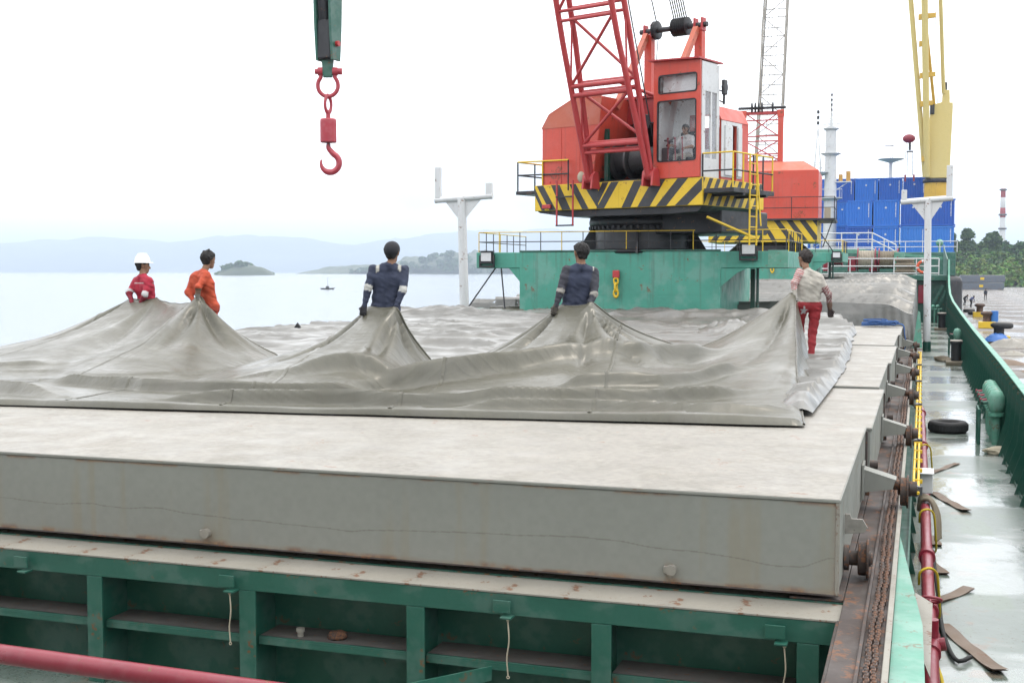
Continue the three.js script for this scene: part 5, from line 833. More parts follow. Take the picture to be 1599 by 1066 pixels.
// ================================================================ container ship ahead
const blues = [[.013, .10, .43], [.018, .135, .50], [.012, .08, .37], [.027, .155, .50]].map((b, i) => paint(b, { rust: .01, grime: .12, runs: .12, vary: .12, size: 3, rough: .45, seed: 101 + i }));
{
  const W = 2.42, Hh = 2.58, Ln = 6.0;
  const proto = []; for (let k = 0; k < blues.length; k++) proto.push(null);
  const shape = new THREE.Shape(); { const n = 9, p = W * .92 / n; shape.moveTo(-W * .46, 0); for (let i = 0; i < n; i++) { const x = -W * .46 + i * p; shape.lineTo(x + p * .32, 0); shape.lineTo(x + p * .42, -.045); shape.lineTo(x + p * .74, -.045); shape.lineTo(x + p * .9, 0); } shape.lineTo(W * .46, 0); shape.lineTo(W * .46, -.08); shape.lineTo(-W * .46, -.08); }
  const endG = geo(new THREE.ExtrudeGeometry(shape, { depth: Hh - .3, bevelEnabled: false }).rotateX(-Math.PI / 2).translate(0, .16, 0).scale(1, 1, -1).translate(0, 0, -.03)); endG.computeVertexNormals();
  const fix = g => { const i = g.attributes.position; for (let k = 0; k < i.count; k += 3) { for (const a of [g.attributes.position, g.attributes.normal]) { const x = a.getX(k), y = a.getY(k), z = a.getZ(k); a.setXYZ(k, a.getX(k + 1), a.getY(k + 1), a.getZ(k + 1)); a.setXYZ(k + 1, x, y, z); } } g.computeVertexNormals(); return g; };
  fix(endG);
  const bodyG = geo([box(-W / 2 + .02, W / 2 - .02, .05, Hh - .03, -Ln, -.12)]), frameG = geo([box(-W / 2, -W / 2 + .13, 0, Hh, -.14, .0, .01), box(W / 2 - .13, W / 2, 0, Hh, -.14, .0, .01), box(-W / 2 + .13, W / 2 - .13, 0, .16, -.13, -.004), box(-W / 2 + .13, W / 2 - .13, Hh - .15, Hh, -.13, -.004)]);
  const castG = geo([[-1, 0], [1, 0], [-1, 1], [1, 1]].map(([a, b]) => box(a * W / 2 - .09, a * W / 2 + .09, b * (Hh - .13) - .006, b * (Hh - .13) + .136, -.17, .012)));
  const star = geo(poly(Array.from({ length: 14 }, (_, i) => { const a = i / 14 * 6.2832, r = i % 2 ? .055 : .15; return [Math.cos(a) * r, Math.sin(a) * r]; }), .006).translate(-.05, 1.82, -.028));
  const codeG = geo(Array.from({ length: 11 }, (_, i) => box(.86 - (i % 3) * .012, .93, 2.2 - i * .13, 2.29 - i * .13, -.032, -.024)));
  const mk = (x, y, z, k, label) => { const t = thing('shipping_container', label, 'container', 'blue containers on the ship ahead', [x, y, z]); const add = (n, g, m) => { const o = new THREE.Mesh(g, m); o.name = n; o.castShadow = o.receiveShadow = true; t.add(o); };
    add('body', bodyG, blues[k]); add('end_panel', endG, blues[k]); add('frame', frameG, blues[k]); add('corner_castings', castG, blues[2]); if (k !== 3 || y > 8) add('emblem', star, M.white); add('code_marking', codeG, M.white); };
  const nth = ['first', 'second', 'third', 'fourth', 'fifth', 'sixth'];
  for (let r = 0; r < 2; r++) for (let i = 0; i < 4; i++) mk(-5.93 + i * 2.56, 4.85 + r * 2.62, -126, r ? [1, 1, 2, 2][i] : [2, 1, 3, 3][i], `blue container, ${r ? 'upper' : 'lower'} tier of the front stack, ${nth[i]} from left`);
  for (let r = 0; r < 4; r++) for (let i = 0; i < 5; i++) { if (r < 3 && i > 1) continue; mk(-10.9 + i * 2.52, 2.8 + r * 2.62, -140, (i * 2 + r) % 3, `blue container of the rear stack, ${nth[i]} from left, ${['bottom', 'second', 'third', 'top'][r]} tier`); }
  const s = thing('container_ship', 'hull and hatch of the container ship moored ahead', 'ship', null, [0, 0, -190]);
  part('hull', [box(-22, 3.6, SEA - 2, 2.6, -80, 72, .5)], M.charcoal, s); part('hatch_block', [box(-18, 3, 2.6, 4.8, -10, 70.5, .1), box(-17.5, -8.3, 4.8, 5.0, 30, 60)], M.greenMid, s);
  railing(s, 'railing', [[-9, 4.8, 70.3], [3.1, 4.8, 70.3]], 1.0, [1, .5], M.white, M.white, 1.6, .035);
  part('ventilator', [rod([1.6, 4.8, 68], [1.6, 5.4, 68], .12, 10), new THREE.SphereGeometry(.35, 12, 8).translate(1.6, 5.7, 68.2)], M.greenLight, s);
}
function mast(label, x, z, kind) {
  const t = thing('ship_mast', label, 'mast', 'white masts of the ship ahead', [x, 2.6, z]);
  const plat = (y, r) => { part('platform', [lathe([[0, y - .35], [r * .4, y - .3], [r, y], [r, y + .06], [0, y + .06]], 22)], M.white, t); for (let i = 0; i < 10; i++) { const a = i / 10 * 6.28; part('rail_post', [rod([Math.cos(a) * r * .95, y, Math.sin(a) * r * .95], [Math.cos(a) * r * .95, y + .95, Math.sin(a) * r * .95], .02, 5)], M.white, t); } part('rail_ring', [xf(new THREE.TorusGeometry(r * .95, .022, 5, 24), { rx: Math.PI / 2, p: [0, y + .95, 0] })], M.white, t); };
  if (kind === 0) { part('column', [rod([0, 0, 0], [0, 15, 0], .72, 22, .52), rod([0, 15, 0], [0, 17.6, 0], .16, 10, .05)], M.white, t); plat(7.8, 1.2); plat(12.3, 1.0); plat(14.8, .8); part('bracket', [box(.4, 2.1, 9.4, 9.5, -.4, .4), rod([.5, 8.6, 0], [1.7, 9.4, 0], .05, 6)], M.white, t); part('lamp', [rod([1.0, 9.5, 0], [1.0, 10.2, 0], .2, 12), rod([1.75, 9.5, 0], [1.75, 10.5, 0], .22, 12)], flat(.45, .25, .06, .6), t); for (let i = 0; i < 6; i++) part('signal_lamp', [rod([.02, 15.6 + i * .5, 0], [.02, 15.85 + i * .5, 0], .1, 8)], M.charcoal, t); part('yard', [rod([-.9, 15.3, 0], [.9, 15.3, 0], .05, 6)], M.white, t); }
  if (kind === 1) { for (const [a, b] of [[-1, -1], [1, -1], [1, 1], [-1, 1]]) part('leg', [rod([a * .42, 0, b * .42], [a * .30, 11, b * .30], .06, 6), rod([a * .30, 11, b * .3], [0, 15.2, 0], .05, 6)], M.white, t); for (let y = .5; y < 11; y += .55) part('lattice_ring', [rod([-.4, y, .4], [.4, y, .4], .03, 5), rod([-.4, y, -.4], [-.4, y, .4], .03, 5), rod([.4, y, -.4], [.4, y, .4], .03, 5), rod([-.4, y, .4], [.4, y + .55, .4], .025, 5)], M.white, t); plat(10.4, 1.3); for (let i = 0; i < 3; i++) part('signal_lamp', [rod([0, 15.3 + i * .55, 0], [0, 15.6 + i * .55, 0], .14, 8)], M.charcoal, t); part('pole', [rod([0, 15, 0], [0, 17, 0], .04, 6)], M.white, t); }
  if (kind === 2) { part('column', [rod([0, 8, 0], [0, 13.6, 0], .26, 12, .18), rod([0, 13.6, 0], [0, 15.8, 0], .05, 6)], M.white, t); part('crosstree', [lathe([[0, 13.0], [.5, 13.2], [1.5, 13.5], [1.5, 13.56], [0, 13.6]], 20)], M.white, t); part('yard', [rod([-.7, 15.1, 0], [.3, 15.1, 0], .05, 6)], M.steel, t); part('winch', [box(-.6, -.2, 9.9, 10.5, -.3, .3, .05), box(.1, .9, 9.9, 10.6, -.3, .3, .08)], M.charcoal, t); part('antenna', [rod([.2, 13.6, 0], [.2, 15.9, 0], .03, 5), rod([1.6, 13.6, -1], [1.7, 16.4, -1], .03, 5)], M.steel, t); }
}
mast('thick white column mast with round platforms, rising over the containers', -8.9, -128, 0);
mast('slim white lattice mast left of the column mast', -10.2, -128, 1);
mast('short white mast with a saucer platform above the containers', -3.6, -150, 2);
{ // yellow crane of the container ship
  const t = thing('ship_crane', 'yellow ship crane with slim tubular jib over the blue containers', 'crane', null, [1.3, 0, -135]);
  const ym = paint([.52, .32, .04], { rust: .02, grime: .2, runs: .25, vary: .08, size: 3, seed: 111 }), yp = paint([.56, .45, .17], { rust: 0, grime: .1, vary: .06, size: 4, seed: 113 });
  part('pedestal', [lathe([[1.55, 2.6], [1.45, 5], [1.2, 10.2], [1.17, 12.3]], 30)], ym, t); part('pedestal_fin', [poly([[1.1, 3], [1.78, 3], [1.72, 9.6], [1.4, 11.2], [1.1, 11]], .5, .02).translate(0, 0, -.25)], ym, t);
  part('slew_ring', [lathe([[1.1, 12.2], [1.32, 12.25], [1.32, 12.6], [1.1, 12.65]], 30)], M.charcoal, t);
  part('tower', [poly([[-1.15, 12.7], [1.15, 12.7], [1.34, 19.3], [1.34, 20.3], [1.05, 20.3], [1.0, 21.6], [.4, 21.6], [.35, 20.4], [-.75, 20.1]], 2.0, .04).translate(.1, 0, -1.0)], yp, t, 'pale yellow crane tower');
  part('fixture', [box(-1.25, -1.1, 12.9, 13.9, .5, .8), box(1.3, 1.45, 12.9, 13.9, .5, .8), box(-.75, -.3, 19.2, 20.2, .6, 1.2, .05), box(.5, .9, 21.6, 22.5, .3, .6, .03)], M.charcoal, t);
  const pipe = (a, b, r, m = yp) => part('jib_tube', [rod(a, b, r, 14)], m, t);
  pipe([-1.1, 12.8, .8], [-3.0, 32.5, 4.5], .26); pipe([-.9, 12.8, 1.2], [-1.55, 32.5, 5], .33); pipe([.55, 21.3, 1.0], [-.1, 33, 4.5], .2); pipe([-.3, 19.8, .8], [-1.9, 33, 4.8], .16, ym);
  for (const [y, w] of [[14.6, .5], [20.1, 1.1], [22.9, 1.4], [28.6, 1.5], [26, .8]]) part('jib_link', [poly([[-1.4 - (y - 13) * .04, y - .3], [-1.4 + w - (y - 13) * .03, y - .12], [-1.4 + w - (y - 13) * .03, y + .3], [-1.4 - (y - 13) * .04, y + .25]], .25, .02).translate(0, 0, 1.2 + (y - 13) * .18)], ym, t);
  part('jib_rope', [rod([.7, 22, .4], [-.2, 33, 4], .03, 5), rod([.0, 20, .4], [-.6, 33, 4], .03, 5)], M.wire, t);
  const h = thing('ship_crane_hook', 'red hook block with spreader hanging left of the yellow crane', 'crane hook', null, [-1.15, 12.3, -133]);
  part('block', [new THREE.SphereGeometry(.6, 18, 12).scale(1.05, .75, .6).translate(-.3, 4.4, 0)], M.red, h); part('hook', [rod([-.2, 3.2, 0], [-.2, 4.1, 0], .12, 8)], M.charcoal, h); part('spreader', [box(-.5, .15, 3.02, 3.12, -.3, .3)], M.charcoal, h); for (const x of [-.42, .1]) part('sling', [rod([x, .6, 0], [x, 3.02, 0], .03, 5)], M.steel, h); for (const x of [-.6, .25]) part('shackle', [rod([x, .0, 0], [x, .7, 0], .09, 8)], M.red, h);
}
// ================================================================ quay furniture
function quayBollard(x, z, label, wrap) {
  const t = thing('quay_bollard', label, 'bollard', 'bollards along the quay', [x, QUAY, z]);
  part('plinth', [box(-.62, .62, 0, .5, -.6, .6, .03)], M.yellow, t); part('post', [lathe([[.34, .5], [.3, .7], [.3, .95], [.48, 1.08], [.5, 1.2], [.35, 1.3], [0, 1.32]], 22)], wrap === 'tyre' ? M.rubber : M.rustDark, t);
  if (wrap === 'drum') { const d = part('blue_drum', [rod([.55, .5, .1], [.55, 1.35, .1], .27, 16)], flat(.025, .13, .40, .4), t); }
}
quayBollard(5.45, -126.2, 'yellow based quay bollard, farthest of the three');
quayBollard(4.95, -102, 'yellow based quay bollard with a blue drum beside it', 'drum');
quayBollard(4.55, -79.5, 'yellow based quay bollard with tyre and blue sheet, nearest of the three', 'tyre');
{ const ty = lathe([[.28, .05], [.5, 0], [.62, .08], [.62, .26], [.5, .34], [.28, .29]], 28); one('fender_tyre', ty.clone().translate(4.75, QUAY + .95, -79.6), M.rubber, 'black tyre on top of the nearest quay bollard', 'tyre', 'tyres on the quay');
  one('fender_tyre', ty.clone().translate(5.2, QUAY, -133), M.rubber, 'flat black tyre behind the farthest yellow bollard', 'tyre', 'tyres on the quay'); one('fender_tyre', ty.clone().translate(5.0, QUAY, -141), M.rubber, 'small dark tyre farther along the quay edge', 'tyre', 'tyres on the quay');
  one('blue_sheet', clothMesh(24, 24, (u, v) => { const a = u * 6.2832, r = .1 + v * .75; return [4.45 + Math.cos(a) * r, QUAY + .62 - v * v * .5 + .12 * f3(Math.cos(a) * 2 + 4, v * 3, Math.sin(a) * 2 + 3, 3), -79.1 + Math.sin(a) * r * .9]; }), flat(.03, .12, .37, .5), 'crumpled blue sheet at the nearest quay bollard', 'sheet', null, true);
  const heap = (x, z, s, label, m, sd) => { const g = sheet(-s * 1.6, s * 1.6, -s, s, 30, 22, (a, b) => .01 + .42 * s * Math.max(0, 1 - (a * a / (2.56 * s * s) + b * b / (s * s))) * (.4 + 1.2 * f3(a * 2 + sd, 1, b * 2, 4))); return one('net_heap', g.translate(x, QUAY, z), m, label, 'heap', 'heaps on the quay', true); };
  heap(5.6, -76.5, 1.25, 'pale heap of sacking right of the nearest quay bollard', M.coverTop, 2); heap(5.4, -58, .7, 'low dark heap at the right edge of the quay', M.wood, 5); heap(4.0, -62, .55, 'scrap of driftwood on the wet quay', M.wood, 8); heap(4.6, -69, .5, 'small pale rubbish heap on the wet quay', M.coamTop, 11); heap(6.6, -66, .8, 'brown netting heap at the picture edge', M.ropeDark, 17);
  const pon = (y, label, x, ry) => { const t = thing('pontoon', label, 'pontoon', 'stacked pontoons on the quay', [x, QUAY + y, -318], ry); part('hull', [poly([[-5.1, .5], [-4.6, 0], [4.9, 0], [5.15, .4], [5.1, 1.55], [-5.0, 1.6], [-5.25, 1.0]], 3.6, .06).translate(0, 0, -3.6)], paint([.10, .118, .145], { rust: .05, grime: .4, size: 3, seed: 121 + y }), t); part('deck', [box(-4.9, 4.9, 1.62, 1.72, -3.5, -.05)], M.coverTop, t); part('label_patch', [box(-.5, .4, .55, 1.15, .064, .07)], M.yellow, t); };
  pon(.05, 'lower of two grey pontoons stacked on the far quay', 14.0, 0); pon(1.85, 'upper of two grey pontoons stacked on the far quay', 14.2, .02);
}

// ================================================================ people
// A figure is a signed-distance field of tapered capsules joined by a smooth minimum, meshed by surface nets.
const cap = (a, b, ra, rb, tag, sq) => ({ a, b, ra, rb, tag, sq });
function capD(c, x, y, z) {
  const [ax, ay, az] = c.a, [bx, by, bz] = c.b, dx = bx - ax, dy = by - ay, dz = bz - az, l = dx * dx + dy * dy + dz * dz || 1e-9;
  const t = clamp(((x - ax) * dx + (y - ay) * dy + (z - az) * dz) / l); let ex = x - ax - t * dx, ey = y - ay - t * dy, ez = z - az - t * dz;
  if (c.sq) { const u = c.sq; const w = ex * u[0] + ez * u[1]; const k = u[2] - 1; ex += u[0] * w * k; ez += u[1] * w * k; } // flatten along a sideways direction
  return Math.hypot(ex, ey, ez) - mix(c.ra, c.rb, t);
}
function surfaceNets(F, lo, hi, h) {
  const nx = Math.ceil((hi[0] - lo[0]) / h) + 1, ny = Math.ceil((hi[1] - lo[1]) / h) + 1, nz = Math.ceil((hi[2] - lo[2]) / h) + 1, val = new Float32Array(nx * ny * nz), id = (i, j, k) => (k * ny + j) * nx + i;
  for (let k = 0; k < nz; k++) for (let j = 0; j < ny; j++) for (let i = 0; i < nx; i++) val[id(i, j, k)] = F(lo[0] + i * h, lo[1] + j * h, lo[2] + k * h);
  const vi = new Int32Array(nx * ny * nz).fill(-1), p = [], ix = [];
  for (let k = 0; k < nz - 1; k++) for (let j = 0; j < ny - 1; j++) for (let i = 0; i < nx - 1; i++) {
    let n = 0, sx = 0, sy = 0, sz = 0; const v = []; let neg = 0; for (let c = 0; c < 8; c++) { v[c] = val[id(i + (c & 1), j + (c >> 1 & 1), k + (c >> 2))]; if (v[c] < 0) neg++; } if (neg === 0 || neg === 8) continue;
    for (let c = 0; c < 8; c++) for (const b of [1, 2, 4]) if (!(c & b)) { const d = c | b; if ((v[c] < 0) !== (v[d] < 0)) { const t = v[c] / (v[c] - v[d]); sx += (c & 1) + (b === 1 ? t : 0); sy += (c >> 1 & 1) + (b === 2 ? t : 0); sz += (c >> 2) + (b === 4 ? t : 0); n++; } }
    vi[id(i, j, k)] = p.length / 3; p.push(lo[0] + (i + sx / n) * h, lo[1] + (j + sy / n) * h, lo[2] + (k + sz / n) * h);
  }
  const quad = (a, b, c, d, f) => { if (a < 0 || b < 0 || c < 0 || d < 0) return; f ? ix.push(a, b, c, a, c, d) : ix.push(a, c, b, a, d, c); };
  for (let k = 1; k < nz - 1; k++) for (let j = 1; j < ny - 1; j++) for (let i = 1; i < nx - 1; i++) {
    const s = val[id(i, j, k)] < 0;
    if (s !== (val[id(i + 1, j, k)] < 0)) quad(vi[id(i, j - 1, k - 1)], vi[id(i, j, k - 1)], vi[id(i, j, k)], vi[id(i, j - 1, k)], s);
    if (s !== (val[id(i, j + 1, k)] < 0)) quad(vi[id(i - 1, j, k - 1)], vi[id(i - 1, j, k)], vi[id(i, j, k)], vi[id(i, j, k - 1)], s);
    if (s !== (val[id(i, j, k + 1)] < 0)) quad(vi[id(i - 1, j - 1, k)], vi[id(i, j - 1, k)], vi[id(i, j, k)], vi[id(i - 1, j, k)], s);
  }
  const g = new THREE.BufferGeometry(); g.setAttribute('position', new THREE.Float32BufferAttribute(p, 3)); g.setIndex(ix); return g;
}
function field(caps, k, wr) { return (x, y, z) => { let d = 1e9; for (const c of caps) { const e = capD(c, x, y, z); if (e > d + .2) continue; const h = clamp(.5 + .5 * (d - e) / k); d = d > 1e8 ? e : mix(d, e, h) - k * h * (1 - h); } return wr && Math.abs(d) < .06 ? d + wr(x, y, z, d) : d; }; }
function meshFig(caps, h, k, colour, wr) {
  const lo = [9, 9, 9], hi = [-9, -9, -9]; for (const c of caps) for (const [q, r] of [[c.a, c.ra], [c.b, c.rb]]) for (let i = 0; i < 3; i++) { lo[i] = Math.min(lo[i], q[i] - r - .04); hi[i] = Math.max(hi[i], q[i] + r + .04); }
  const F = field(caps, k, wr), g = surfaceNets(F, lo, hi, h), p = g.attributes.position, n = new Float32Array(p.count * 3), col = new Float32Array(p.count * 3), e = h * .6;
  for (let i = 0; i < p.count; i++) {
    const x = p.getX(i), y = p.getY(i), z = p.getZ(i); let a = F(x + e, y, z) - F(x - e, y, z), b = F(x, y + e, z) - F(x, y - e, z), c = F(x, y, z + e) - F(x, y, z - e); const l = Math.hypot(a, b, c) || 1; n[i * 3] = a / l; n[i * 3 + 1] = b / l; n[i * 3 + 2] = c / l;
    let best = 1e9, tg = null, tt = 0; for (const q of caps) { const dd = capD(q, x, y, z); if (dd < best) { best = dd; tg = q; } } { const q = tg, dx = q.b[0] - q.a[0], dy = q.b[1] - q.a[1], dz = q.b[2] - q.a[2]; tt = clamp(((x - q.a[0]) * dx + (y - q.a[1]) * dy + (z - q.a[2]) * dz) / (dx * dx + dy * dy + dz * dz || 1)); }
    const cc = colour(tg.tag, tt, x, y, z); col.set(cc, i * 3);
  }
  g.setAttribute('normal', new THREE.BufferAttribute(n, 3)); g.setAttribute('color', new THREE.BufferAttribute(col, 3)); g.setAttribute('uv', new THREE.BufferAttribute(new Float32Array(p.count * 2), 2)); return fin(g);
}
const figMat = new THREE.MeshStandardMaterial({ vertexColors: true, roughness: .82 }); figMat.color.setScalar(.72);
const add3 = (a, b, s = 1) => [a[0] + b[0] * s, a[1] + b[1] * s, a[2] + b[2] * s];
const l3 = (a, b, t) => [mix(a[0], b[0], t), mix(a[1], b[1], t), mix(a[2], b[2], t)];
// hand: palm and five bent fingers, curled toward "curl" with the thumb on the "th" side
function hand(w, dir, curl, th, tag) {
  const D = V(...dir).normalize(), C = V(...curl); C.addScaledVector(D, -C.dot(D)).normalize(); const S = new THREE.Vector3().crossVectors(D, C).multiplyScalar(th); const at = (d, c, s) => [w[0] + D.x * d + C.x * c + S.x * s, w[1] + D.y * d + C.y * c + S.y * s, w[2] + D.z * d + C.z * c + S.z * s];
  const o = []; for (const s of [-.026, 0, .026]) o.push(cap(at(0, 0, s * .5), at(.085, .004, s), .021, .017, tag));
  [[.033, .070], [.012, .080], [-.011, .075], [-.032, .058]].forEach(([s, l]) => { const k = at(.088, .002, s), m = at(.088 + l * .42, .022, s), e = at(.088 + l * .36, .022 + l * .5, s), f = at(.088 + l * .02, .03 + l * .62, s * .95); o.push(cap(k, m, .0105, .0098, tag), cap(m, e, .0098, .009, tag), cap(e, f, .009, .0078, tag)); });
  o.push(cap(at(.022, .006, .026), at(.05, .03, .052), .0135, .012, tag), cap(at(.05, .03, .052), at(.082, .05, .04), .0115, .0092, tag)); return o;
}
function headCaps(c, face, up = [0, 1, 0]) { // c = centre of head, face = direction looked at
  const f = V(...face).normalize(), u = V(...up).normalize(), s = new THREE.Vector3().crossVectors(f, u).normalize(), P = (a, b, d) => [c[0] + f.x * a + u.x * b + s.x * d, c[1] + f.y * a + u.y * b + s.y * d, c[2] + f.z * a + u.z * b + s.z * d];
  return { P, caps: [cap(P(-.022, .03, 0), P(.018, .03, 0), .083, .08, 'skin'), cap(P(.03, .0, 0), P(.045, -.07, 0), .066, .046, 'skin'), cap(P(.055, -.09, -.012), P(.055, -.09, .012), .022, .022, 'skin'), cap(P(.09, .012, 0), P(.108, -.022, 0), .010, .016, 'skin'), cap(P(.088, -.055, -.016), P(.088, -.055, .016), .0085, .0085, 'lip'), cap(P(.076, .022, .032), P(.078, .022, .036), .014, .014, 'eye'), cap(P(.076, .022, -.036), P(.078, .022, -.032), .014, .014, 'eye'), cap(P(.082, .042, -.048), P(.09, .046, -.016), .009, .009, 'brow'), cap(P(.082, .042, .048), P(.09, .046, .016), .009, .009, 'brow'), cap(P(-.012, .025, .082), P(-.008, -.012, .08), .016, .012, 'skin'), cap(P(-.012, .025, -.082), P(-.008, -.012, -.08), .016, .012, 'skin')] };
}
function person(o) {
  const t = thing('person', o.label, 'person', 'dock workers', o.pos, R(o.yaw ?? 18.57)); const j = o.j, C = o.col;
  const colour = o.colour || ((tag, tt, x, y, z) => { const c = C[tag] || C.cloth; const k = .82 + .36 * f3(x * 16, y * 16, z * 16, 3); return tag === 'skin' || tag === 'eye' ? c : c.map(v => v * k); });
  const wr = (x, y, z, d) => .020 * (f3(x * 9, y * 17, z * 9, 3) - .5) + .017 * (1 - Math.abs(2 * f3(x * 7 + 4, y * 15 + x * 6, z * 7, 2) - 1) - .5);
  const sh = l3(j.shL, j.shR, .5), hp = l3(j.hipL, j.hipR, .5), ch = l3(sh, hp, .28), wa = l3(sh, hp, .72), sd = V(j.shR[0] - j.shL[0], 0, j.shR[2] - j.shL[2]).normalize(), fl = [sd.z, -sd.x, 1.28], w = o.bulk ?? 1;
  const off = (p, s, k) => [p[0] + sd.x * s, p[1] + k, p[2] + sd.z * s];
  const B = [];
  for (const s of [-1, 1]) { B.push(cap(off(ch, s * .085, .02), off(wa, s * .065, 0), .118 * w, .105 * w, 'cloth', fl), cap(off(wa, s * .065, 0), off(hp, s * .075, .02), .105 * w, .115 * w, 'waist', fl), cap(off(sh, s * .08, -.02), off(ch, s * .085, 0), .088 * w, .116 * w, 'cloth', fl)); B.push(cap(l3(j.neck, sh, .55), off(sh, s * .14, -.005), .06, .062, 'yoke')); }
  const arm = (a, b, c, n) => B.push(cap(a, b, .066, .052, 'sleeve' + n), cap(b, l3(b, c, .9), .052, .040, 'fore' + n));
  arm(j.shL, j.elL, j.haL, 'L'); arm(j.shR, j.elR, j.haR, 'R');
  for (const n of ['L', 'R']) { B.push(cap(j['hip' + n], j['kn' + n], .096 * w, .067 * w, 'leg'), cap(j['kn' + n], j['an' + n], .066 * w, .05 * w, 'leg')); const f = o.foot ?? [0, 0, -1], an = j['an' + n]; B.push(cap(add3(an, [f[0] * -.05, -.055, f[2] * -.05]), add3(an, [f[0] * .13, -.062, f[2] * .13]), .043, .036, 'boot')); }
  B.push(cap(l3(j.head, j.neck, .5), l3(j.neck, sh, .15), .052, .05, 'neck'));
  const G = [meshFig(B, .0135, .035, colour, wr)];
  const hc = headCaps(j.head, o.face); G.push(meshFig([...hc.caps, cap(l3(j.head, j.neck, .35), l3(j.neck, sh, .1), .05, .05, 'neck')], .0065, .014, colour));
  const dL = V(...j.haL).sub(V(...j.elL)).normalize(), dR = V(...j.haR).sub(V(...j.elR)).normalize(), hs = (n, d, cu, th) => G.push(meshFig([cap(add3(j['ha' + n], [d.x, d.y, d.z], -.09), j['ha' + n], .034, .028, 'fore' + n), ...hand(j['ha' + n], [d.x, d.y, d.z], cu, th, 'hand')], .0065, .010, colour));
  hs('L', dL, o.curlL || [.2, 0, 1], 1); hs('R', dR, o.curlR || [-.2, 0, 1], -1);
  part('body', mergeGeometries(G), figMat, t, undefined, true);
  const P = hc.P;
  if (o.hair) { const hcps = [cap(P(-.03, .05, 0), P(.0, .065, 0), .092, .088, 'hair'), cap(P(-.05, .03, -.03), P(-.05, -.03, -.02), .06, .045, 'hair'), cap(P(-.05, .03, .03), P(-.05, -.03, .02), .06, .045, 'hair')]; if (o.hair === 'full') hcps.push(cap(P(.02, .085, -.03), P(.06, .085, -.02), .05, .035, 'hair'), cap(P(.02, .085, .03), P(.055, .09, .03), .05, .035, 'hair'), cap(P(-.01, .05, .06), P(.0, .02, .068), .035, .025, 'hair'), cap(P(-.01, .05, -.06), P(.0, .02, -.068), .035, .025, 'hair')); if (o.tuft) hcps.push(cap(P(.0, .12, 0), P(.015, .165, .01), .028, .012, 'hair'), cap(P(-.03, .12, .03), P(-.035, .155, .045), .028, .012, 'hair'), cap(P(-.05, .10, -.02), P(-.075, .135, -.02), .028, .012, 'hair'), cap(P(.03, .11, -.02), P(.05, .14, -.03), .028, .012, 'hair'));
    part('hair', meshFig(hcps, .0075, .02, (tg, tt, x, y, z) => (o.hairCol || [.012, .010, .010]).map(v => v * (.6 + .8 * f3(x * 60, y * 30, z * 60, 2))), (x, y, z) => .024 * (f3(x * 48, y * 30, z * 48, 2) - .5)), figMat, t, undefined, true); }
  if (o.capHat) part('cap', meshFig([cap(P(-.02, .06, 0), P(.01, .066, 0), .096, .092, 'hair'), cap(P(-.045, .035, 0), P(.03, .045, 0), .088, .084, 'hair'), cap(P(.09, .045, -.035), P(.13, .035, 0), .018, .01, 'hair'), cap(P(.09, .045, .035), P(.13, .035, 0), .018, .01, 'hair')], .0075, .02, () => [.012, .013, .02]), figMat, t, undefined, true);
  if (o.helmet) { const q = P(-.005, .055, 0); const f = V(...o.face), g = [lathe([[.132, 0], [.128, .008], [.122, .02], [.119, .045], [.112, .075], [.094, .108], [.066, .134], [.034, .148], [0, .152]], 32).scale(1, 1, 1), box(-.012, .012, .09, .152, -.075, .075, .008)]; const hm = part('helmet', g.map(a => a.rotateY(Math.atan2(f.x, f.z)).translate(q[0], q[1], q[2])), flat(.80, .80, .79, .35), t); part('brim', [xf(new THREE.CylinderGeometry(.07, .075, .010, 20, 1, false), { p: [q[0] + f.x * .09, q[1] + .004, q[2] + f.z * .09] })], hm.material, hm); }
  return t;
}
const SK = [.29, .16, .10], NAVY = [.030, .040, .078], GREYS = [.075, .075, .075];
const baseC = { skin: SK, neck: SK, lip: [.17, .07, .055], eye: [.05, .03, .025], brow: [.02, .014, .012], boot: [.03, .025, .02] };
const band = (tt, a, b) => tt > a && tt < b;
const vary = (c, x, y, z) => { const k = .80 + .4 * f3(x * 15, y * 15, z * 15, 3); return c.map(v => v * k); };
const onHatch = (x, z) => [x, HT + .02, z];
// cap-wearer in navy overalls, third from left
person({ label: 'person in navy overalls and dark cap with pale arm bands, third from left', pos: onHatch(-6.40, -13.98), capHat: true, hair: 'short', face: [.25, 0, -1], foot: [.1, 0, -1],
  j: { head: [.11, 1.605, -.02], neck: [.105, 1.50, .0], shL: [-.125, 1.415, .02], shR: [.265, 1.40, -.02], elL: [-.185, 1.165, .09], haL: [-.225, .955, .13], elR: [.25, 1.14, .10], haR: [.175, .94, .17], hipL: [-.07, .92, .0], hipR: [.12, .92, 0], knL: [-.10, .50, -.06], knR: [.15, .5, .02], anL: [-.10, .10, .0], anR: [.16, .10, .06] },
  colour: (tg, tt, x, y, z) => { if (baseC[tg]) return baseC[tg]; if (tg.startsWith('sleeve') && band(tt, .82, 1.1)) return [.5, .5, .47]; if (tg.startsWith('fore') && band(tt, -.1, .14)) return [.5, .5, .47]; if (tg === 'yoke' && Math.abs(x - .07) > .12 && Math.abs(x - .07) < .16) return [.5, .49, .44]; if (tg === 'hand') return [.025, .025, .03]; return vary(NAVY, x, y, z); } });
